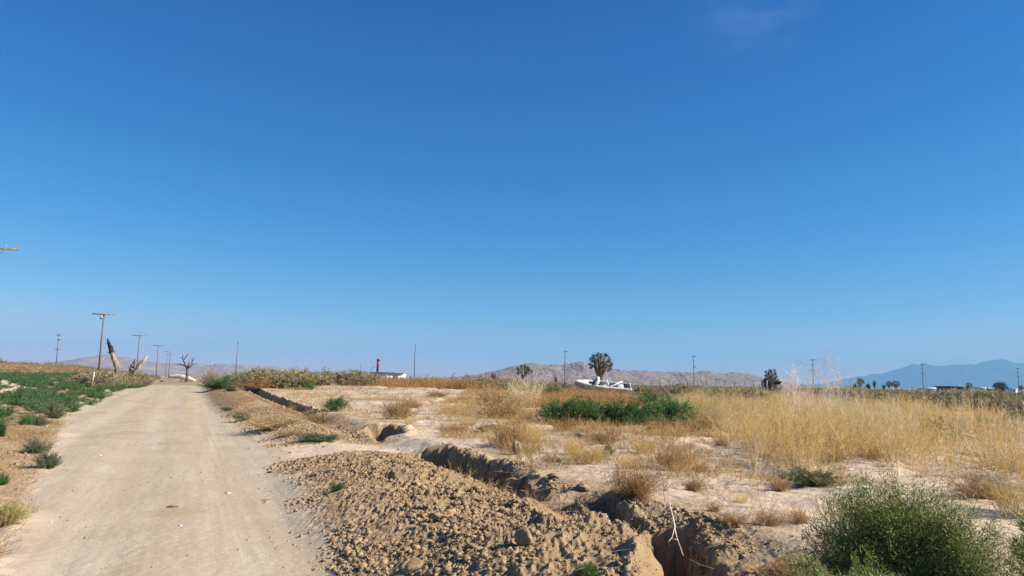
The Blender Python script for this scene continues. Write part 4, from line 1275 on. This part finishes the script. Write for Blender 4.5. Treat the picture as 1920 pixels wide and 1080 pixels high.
def joshua_ball(seed, H, trunk_f, ntip, R, r0, tuft, zmin=-.55):
    """trunk that forks into many limbs whose leaf heads lie over a round crown"""
    r2 = np.random.default_rng(seed); wood, leaf = MB(), MB()
    c = np.array([0, 0, H - R]); top = np.array([.03, 0, H * trunk_f])
    tube(wood, [(0, 0, -.1), (.02, .01, H * trunk_f * .5), top, top + [0, 0, .25]], [r0, r0 * .85, r0 * .85, r0 * .6], 8, True, r2, .1)
    i = np.arange(ntip) + .5; zc = 1 - (1 - zmin) * i / ntip; ph = i * 2.39996 + r2.normal(size=ntip) * .2
    D = np.stack([np.sqrt(1 - zc ** 2) * np.cos(ph), np.sqrt(1 - zc ** 2) * np.sin(ph), zc], 1)
    for d in D:
        tip = c + d * R * r2.uniform(.80, 1.06) * [1, 1, .95]
        m1 = top + (c - top) * r2.uniform(.1, .5) + d * R * .20 + [0, 0, .05]; m2 = c + d * R * .55 - [0, 0, R * .10]
        tube(wood, [top, m1, m2, tip - (tip - m2) * .15], [r0 * .5, r0 * .40, r0 * .36, r0 * .34], 6, True, r2, .15)
        e = tip - m2 + [0, 0, .25 * R]; e /= np.linalg.norm(e); n = 75
        q = rand_dirs(r2, n) * 1.0 + e * .3; q /= np.linalg.norm(q, axis=1)[:, None]
        ribbons(leaf, tip - e * r2.uniform(0, tuft * .7, n)[:, None], q, tuft * r2.uniform(.7, 1.15, n), .04, None, 1, r2, .15)
    return wood, leaf

JP = {}
def joshua_tree(key, args, px, top, dist, label, wid=None):
    name = "joshua_tree"
    if key not in JP:
        wd, lf = (joshua_ball if key in ('ball', 'wide', 'open') else joshua)(*args)
        v, _ = lf.arrays(); JP[key] = (wd, lf, v[:, 2].max(), np.ptp(v[:, 0]), [])
    wd, lf, h0, w0, made = JP[key]
    p = pt_at(px, top, dist); g = float(height(p[0], p[1]))
    if not made:
        root = empty(name, (0, 0, 0)); obj("trunk", wd, M["shag"], root, smooth=True); obj("crown", lf, M["yucca"], root); made.append(root)
    else:
        root = copy_tree(made[0]); root.rotation_euler.z = rng.uniform(0, 6.28)
    s = (p[2] - g) / h0; sx = s if wid is None else wid / F * dist / w0
    root.location = (p[0], p[1], g); root.scale = (sx, sx, s)
    return tag(root, label, "tree", "spiky desert trees")
joshua_tree("ball", (931, 5.6, .27, 40, 1.62, .23, .33, -.55), 1126, 658, 96, "big ball-crowned spiky tree right behind the boat", 50)
joshua_tree("open", (934, 3.6, .36, 15, 1.1, .17, .34, -.1), 983, 681, 90, "small open spiky tree rising above the pale straw tuft", 34)
joshua_tree("low", (937, 2.0, .25, 2, .8, .14, .36), 925, 695, 120, "little dark spiky tree at the foot slope end of the rocky hills", 13)
joshua_tree("wide", (940, 4.6, .34, 24, 1.5, .20, .42, -.35), 1446, 689, 110, "spiky tree standing over the dark shed", 30)
joshua_tree("open", None, 1612, 706, 130, "spiky tree behind the single pale stalk, first past the plumes", 17)
joshua_tree("low", None, 1639, 710, 200, "thin spiky tree with one tuft, before the pair of round ones", 8)
joshua_tree("low", None, 1657, 718.5, 190, "lowest spiky tree in the cluster below the blue mountain", 9)
joshua_tree("wide", None, 1666.5, 712.5, 200, "slim round spiky tree, first of the touching pair", 11)
joshua_tree("wide", None, 1679, 712, 195, "broader round spiky tree, second of the touching pair", 17)
joshua_tree("wide", None, 1817, 715.5, 250, "lone spiky tree between the long dark building and the white box", 13)
joshua_tree("wide", None, 1914, 721, 250, "small spiky tree by the pole at the picture edge", 10)
joshua_tree("low", None, 1042, 701, 115, "very small dark spiky plant on the scrub in front of the rocky hills", 8)
# the leaning dead one and the toppled one
wd, lf = joshua(951, 2.3, .45, 1, .8, .2, .28, (.45, 0))
p = at_dist(752, 125); root = empty("joshua_tree", p); obj("trunk", wd, M["shag"], root, smooth=True); obj("crown", lf, M["darkscrub"], root)
root.scale = (.85, .85, 1.15); tag(root, "leaning half-dead spiky tree in front of the white trailer", "tree", "spiky desert trees")
wd, lf = joshua(953, 1.5, .4, 2, 1.0, .13, .34)
p = at_dist(1190, 76); root = empty("toppled_joshua", (p[0], p[1], p[2] + .75)); obj("trunk", wd, M["greybark"], root, smooth=True); obj("crown", lf, M["brown"], root)
root.rotation_euler = (.3, 1.25, .2); root.scale = (.7, .7, .7); tag(root, "toppled dead spiky tree, dark brown, beside the boat stern", "dead tree")
# dark leafy trees by the far buildings
def round_tree(px, top, wid, dist, label, seed):
    p = pt_at(px, top, dist); g = float(height(p[0], p[1])); H = p[2] - g; W = wid / F * dist
    root = empty("round_tree", (p[0], p[1], g)); r2 = np.random.default_rng(seed)
    mb = MB(); tube(mb, [(0, 0, -.1), (.05, 0, H * .3), (.1, 0, H * .6)], [.22, .17, .08], 7)
    for k in range(5):
        e = rand_dirs(r2, 1, .3)[0]; tube(mb, [(.05, 0, H * .28), np.array([.05, 0, H * .3]) + e * [W * .3, W * .3, H * .45]], [.10, .03], 5)
    obj("trunk", mb, M["greybark"], root, smooth=True)
    n = 2600; cl = rand_dirs(r2, 26) * np.array([W * .36, W * .36, H * .33]) * r2.uniform(.5, 1, (26, 1)) + [0, 0, H * .56]
    P = cl[r2.integers(0, 26, n)] + r2.normal(size=(n, 3)) * [W * .075, W * .075, H * .075]
    mb = MB(); ribbons(mb, P, rand_dirs(r2, n), r2.uniform(.2, .45, n), .14, None, 1, r2, .4); obj("crown", mb, M["yucca"], root)
    return tag(root, label, "tree")
round_tree(1873, 714.5, 32, 240, "dark round leafy tree beside the white box building", 961)
round_tree(1627, 720, 9, 260, "low dark tree far off just past the single pale stalk", 962)
round_tree(1603, 719, 8, 230, "low dark tree far off behind the first spiky tree past the plumes", 963)

# ------------------------------------------------------------------ the wrecked boat
def boat():
    L = 6.0
    x, y, z = at_dist(1130, 74)
    root = empty("wrecked_boat", (x, y, z + .42))
    st = np.linspace(0, 1, 25)                         # bow 0 .. stern 1
    def hb(t): return 1.02 * np.clip(1 - (1 - np.minimum(t / .52, 1)) ** 2.1, 0, 1) ** .8 * (1 - .08 * np.maximum(t - .6, 0) / .4) + .012
    def sheer(t): return .96 - .20 * t + .10 * (1 - t) ** 2
    def keel(t): return .62 * np.clip(1 - t / .34, 0, 1) ** 2.2
    def chine(t): return keel(t) + (.30 - .05 * t) * np.minimum(1, .55 + t)
    X = -L / 2 + st * L
    mb = MB(); V = []
    for t, xx in zip(st, X):
        b = hb(t)
        V += [(xx, -b, sheer(t)), (xx, -b * .98, sheer(t) - .16), (xx, -b * .84, chine(t)), (xx, 0, keel(t)), (xx, b * .84, chine(t)), (xx, b * .98, sheer(t) - .16), (xx, b, sheer(t))]
    Fc = []
    for i in range(24):
        for j in range(6):
            a = i * 7 + j; Fc += [(a, a + 1, a + 8), (a, a + 8, a + 7)]
    k = 24 * 7
    Fc += [(k, k + 1, k + 2), (k, k + 2, k + 3), (k, k + 3, k + 4), (k, k + 4, k + 5), (k, k + 5, k + 6), (k, k + 3, k + 6)][:5]
    Fc += [(k, k + 5, k + 6)]
    mb.add(V, Fc); obj("hull", mb, M["hull"], root)
    # rub rail
    mb = MB()
    for s in (-1, 1): tube(mb, [(xx, s * (hb(t) + .012), sheer(t) - .05) for t, xx in zip(st, X)], .035, 6)
    obj("rub_rail", mb, M["white"], root)
    # foredeck and side decks: a ring of white moulding with a cockpit opening
    mb = MB(); V = []; Fc = []
    fd = [t for t in np.linspace(0, .36, 12)]
    for t in fd:
        b = hb(t); c = .16 * (t / .36)
        for q in np.linspace(-1, 1, 9): V.append((-L / 2 + t * L, q * b, sheer(t) + .01 + c * (1 - q * q) ** .8))
    for i in range(11):
        for j in range(8):
            a = i * 9 + j; Fc += [(a, a + 1, a + 10), (a, a + 10, a + 9)]
    mb.add(V, Fc)
    for s in (-1, 1):
        V = []; Fc = []; tt = np.linspace(.36, 1, 16)
        for t in tt:
            b = hb(t); xx = -L / 2 + t * L
            V += [(xx, s * b, sheer(t) + .01), (xx, s * (b - .17), sheer(t) + .035), (xx, s * (b - .18), sheer(t) - .06)]
        for i in range(15):
            for j in range(2):
                a = i * 3 + j; Fc += [(a, a + 1, a + 4), (a, a + 4, a + 3)]
        mb.add(V, Fc)
    obj("deck", mb, M["white"], root)
    # liner: floor and inner sides
    mb = MB(); V = []; Fc = []; tt = np.linspace(.34, .98, 14)
    for t in tt:
        b = hb(t) - .18; xx = -L / 2 + t * L
        V += [(xx, -b, sheer(t) - .06), (xx, -b * .92, .34), (xx, b * .92, .34), (xx, b, sheer(t) - .06)]
    for i in range(13):
        for j in range(3):
            a = i * 4 + j; Fc += [(a, a + 1, a + 5), (a, a + 5, a + 4)]
    Fc += [(0, 2, 1), (0, 3, 2), (52, 53, 54), (52, 54, 55)]
    mb.add(V, Fc); obj("cockpit_liner", mb, M["liner"], root)
    # the white dash moulding with a black sheet for the dark of the cuddy opening
    xd = -L / 2 + .36 * L
    mb = MB()
    for s in (-1, 1):
        bar(mb, (xd + .02, s * .86, sheer(.36) + .02), (xd + .32, s * .72, sheer(.36) + .40), .10, .30)
        box(mb, xd + .16, s * .46, sheer(.36) - .12, .10, .62, .74)
    bar(mb, (xd + .30, -.78, sheer(.36) + .40), (xd + .30, .78, sheer(.36) + .40), .34, .08)
    obj("dash", mb, M["white"], root)
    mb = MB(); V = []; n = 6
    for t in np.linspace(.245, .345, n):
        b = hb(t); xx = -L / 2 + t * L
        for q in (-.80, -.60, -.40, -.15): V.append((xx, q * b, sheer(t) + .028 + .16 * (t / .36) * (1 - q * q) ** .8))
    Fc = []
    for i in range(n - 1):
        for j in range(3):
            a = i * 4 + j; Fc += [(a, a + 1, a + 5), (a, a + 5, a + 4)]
    mb.add(V, Fc); obj("hatch_dark_sheet", mb, M["black"], root)  # black sheet laid on the deck paints the hatch's dark inside
    for xx, yy, lab in ((.05, .42, 0), (.15, -.45, 1)):
        mb = MB(); box(mb, xx, yy, .54, .62, .56, .38); box(mb, xx + .30, yy, .92, .12, .54, .50, Matrix.Rotation(.18, 3, 'Y'))
        obj("seat", mb, M["white"], root)
    mb = MB(); box(mb, -.34, .55, .72, .30, .30, .55); obj("console", mb, M["black"], root)
    mb = MB(); box(mb, 1.75, 0, .56, .95, 1.10, .44); obj("engine_box", mb, M["liner"], root)
    mb = MB(); bar(mb, (.62, -.95, .86), (2.05, .80, 1.02), .20, .08); obj("loose_board", mb, M["white"], root)
    mb = MB(); box(mb, 2.86, 0, .60, .08, 1.80, .40); box(mb, 2.86, -.68, .80, .10, .50, .14); box(mb, 2.86, .68, .80, .10, .50, .14); obj("transom", mb, M["white"], root)
    mb = MB(); box(mb, 2.45, -.42, .80, .50, .66, .05); box(mb, 2.45, .42, .80, .50, .66, .05); obj("splash_well_dark", mb, M["black"], root)  # flat black plates paint the shade inside the stern openings
    root.rotation_euler = (R_(18), R_(2.5), R_(-4)); root.scale = (.93, .93, .93)
    tag(root, "derelict white and grey motorboat heeled over among rusty weeds", "boat")
boat()

# ------------------------------------------------------------------ post, trailer, shed, fence, far buildings
p = pt_at(707.5, 672, 120); g = float(height(p[0], p[1])); H = p[2] - g
root = empty("signal_post", (p[0], p[1], g))
mb = MB(); box(mb, 0, 0, H * .26, .30, .30, H * .56); obj("base_column", mb, M["darkmetal"], root)
mb = MB(); box(mb, .02, 0, H * .54 + H * .19, .34, .34, H * .38); obj("red_column", mb, M["redpaint"], root)
mb = MB(); box(mb, .06, 0, H * .955, .44, .40, H * .07); obj("head", mb, M["redpaint"], root)
root.rotation_euler.y = .03
tag(root, "narrow post, faded red above and dark below, rising from the scrub", "post")

def house(name, pxa, pxb, top, dist, depth, roof_px, wallm, roofm, label, cat, parts=(), pitched=False, rz=0.0, overhang=.2):
    """long low building or trailer; parts: (name, px0, px1, py0, py1, material) on the face towards the road"""
    a, b = pt_at(pxa, top, dist), pt_at(pxb, top, dist)
    cx = (a[0] + b[0]) / 2; W = b[0] - a[0]; g = float(height(cx, dist)); H = (a[2] + b[2]) / 2 - g
    root = empty(name, (cx, dist + depth / 2, g), rz)
    rh = roof_px / F * dist
    mb = MB(); box(mb, 0, 0, (H - rh) / 2 - .15, W, depth, H - rh + .3); obj("wall", mb, wallm, root)
    mb = MB()
    if pitched:
        o_ = overhang
        V = [(-W / 2 - o_, -depth / 2 - o_, H - rh), (W / 2 + o_, -depth / 2 - o_, H - rh), (W / 2 + o_, depth / 2 + o_, H - rh), (-W / 2 - o_, depth / 2 + o_, H - rh), (-W / 2 - o_, 0, H), (W / 2 + o_, 0, H)]
        mb.add(V, [(0, 1, 5), (0, 5, 4), (2, 3, 4), (2, 4, 5), (0, 4, 3), (1, 2, 5), (0, 3, 2), (0, 2, 1)])
    else: box(mb, 0, 0, H - rh / 2 + .003, W + overhang * 2, depth + overhang * 2, rh)
    obj("roof", mb, roofm, root)
    for nm, x0, x1, z0, z1, m in parts:                # fractions of the width and wall height
        mb = MB(); box(mb, (x0 + x1 - 1) / 2 * W, -depth / 2 - .015, (z0 + z1) / 2 * (H - rh), (x1 - x0) * W, .05, (z1 - z0) * (H - rh)); obj(nm, mb, m, root)
    return tag(root, label, cat)
W_ = [("window", .12, .24, .45, .75, M["black"]), ("window", .70, .82, .45, .75, M["black"]), ("door", .46, .53, .04, .80, M["liner"])]
house("mobile_home", 694, 758, 698, 220, 4, 1.2, M["wallwhite"], M["roofgrey"], "long low white trailer home in the scrub behind the red post", "trailer", W_)
house("far_barn", 1734, 1764, 727, 420, 8, 1.6, M["wallwhite"], M["wallwhite"], "far low shed with a pale roof beside the two-armed pole", "shed", W_[:1], True)
house("dark_building", 1774, 1818, 724.3, 300, 7, 2.0, M["darkmetal"], M["roofdark"], "long dark building with a white end, below the lone spiky tree", "building", [("white_end", .33, .45, 0, .98, M["wallwhite"]), ("bay_dark_panel", .5, .95, .05, .8, M["black"]), ("bay_dark_panel", .06, .3, .05, .7, M["black"])], False, 0, .4)  # bays are black panels on the wall, painting a dark interior
house("box_trailer", 1829, 1848, 726, 290, 3, .8, M["wallwhite"], M["wallwhite"], "bright white box trailer between the dark building and the dark round tree", "trailer", [("window", .72, .86, .45, .75, M["black"]), ("door", .2, .33, .05, .8, M["liner"])])
house("camper", 1818, 1828, 726.5, 300, 3, .8, M["liner"], M["wallwhite"], "smaller grey white camper touching the bright white box trailer", "trailer", [("window", .3, .7, .45, .75, M["black"])])
house("brown_shed", 1849, 1862, 727, 296, 4, 2.2, M["pole"], M["roofgrey"], "brown shed half behind the dark round tree", "shed", [("door", .3, .55, 0, .8, M["black"])], True)
house("small_trailer", 1897, 1907, 728.5, 300, 3, .8, M["wallwhite"], M["wallwhite"], "small white trailer past the dark round tree, by the edge pole", "trailer", [("window", .3, .7, .4, .75, M["black"])])
house("shed", 1440, 1467, 713.5, 113, 3, 1.6, M["darkmetal"], M["roofgrey"], "dark low shed under the spiky tree beside the plumes", "shed", [("bay_dark_panel", .1, .9, .05, .85, M["black"])], False, 0, .15)  # black panel on the front paints the shaded inside
house("water_tank_stand", 1434, 1439.5, 710, 112, .6, 1.0, M["darkmetal"], M["darkmetal"], "narrow dark upright box at the end of the dark shed", "box", [("panel", .2, .8, .1, .8, M["black"])], False, 0, .05)

root = empty("wire_fence", (*at_dist(1240, 104)[:2], 0)); O = np.array(root.location)
tops = []
for px in list(np.arange(1036, 1100, 9.0)) + list(np.arange(1168, 1436, 17.5)):
    x, y, z = at_dist(px, 104 + .012 * (px - 1240)); h = 2.0 + rng.uniform(-.15, .2)
    mb = MB(); tl = rng.normal() * .05; bar(mb, np.array([x, y, z - .2]) - O, np.array([x + tl, y, z + h]) - O, .085, .085, (0, 1, 0))
    obj("post", mb, M["pole"], root); tops.append((x, y, z, h))
for f_ in (.35, .65, .92):
    mb = MB()
    tube(mb, [np.array([x, y, z + h * f_]) - O for x, y, z, h in tops], .008, 4); obj("wire", mb, M["metal"], root)
tag(root, "long wire fence on dark posts running across behind the boat", "fence")
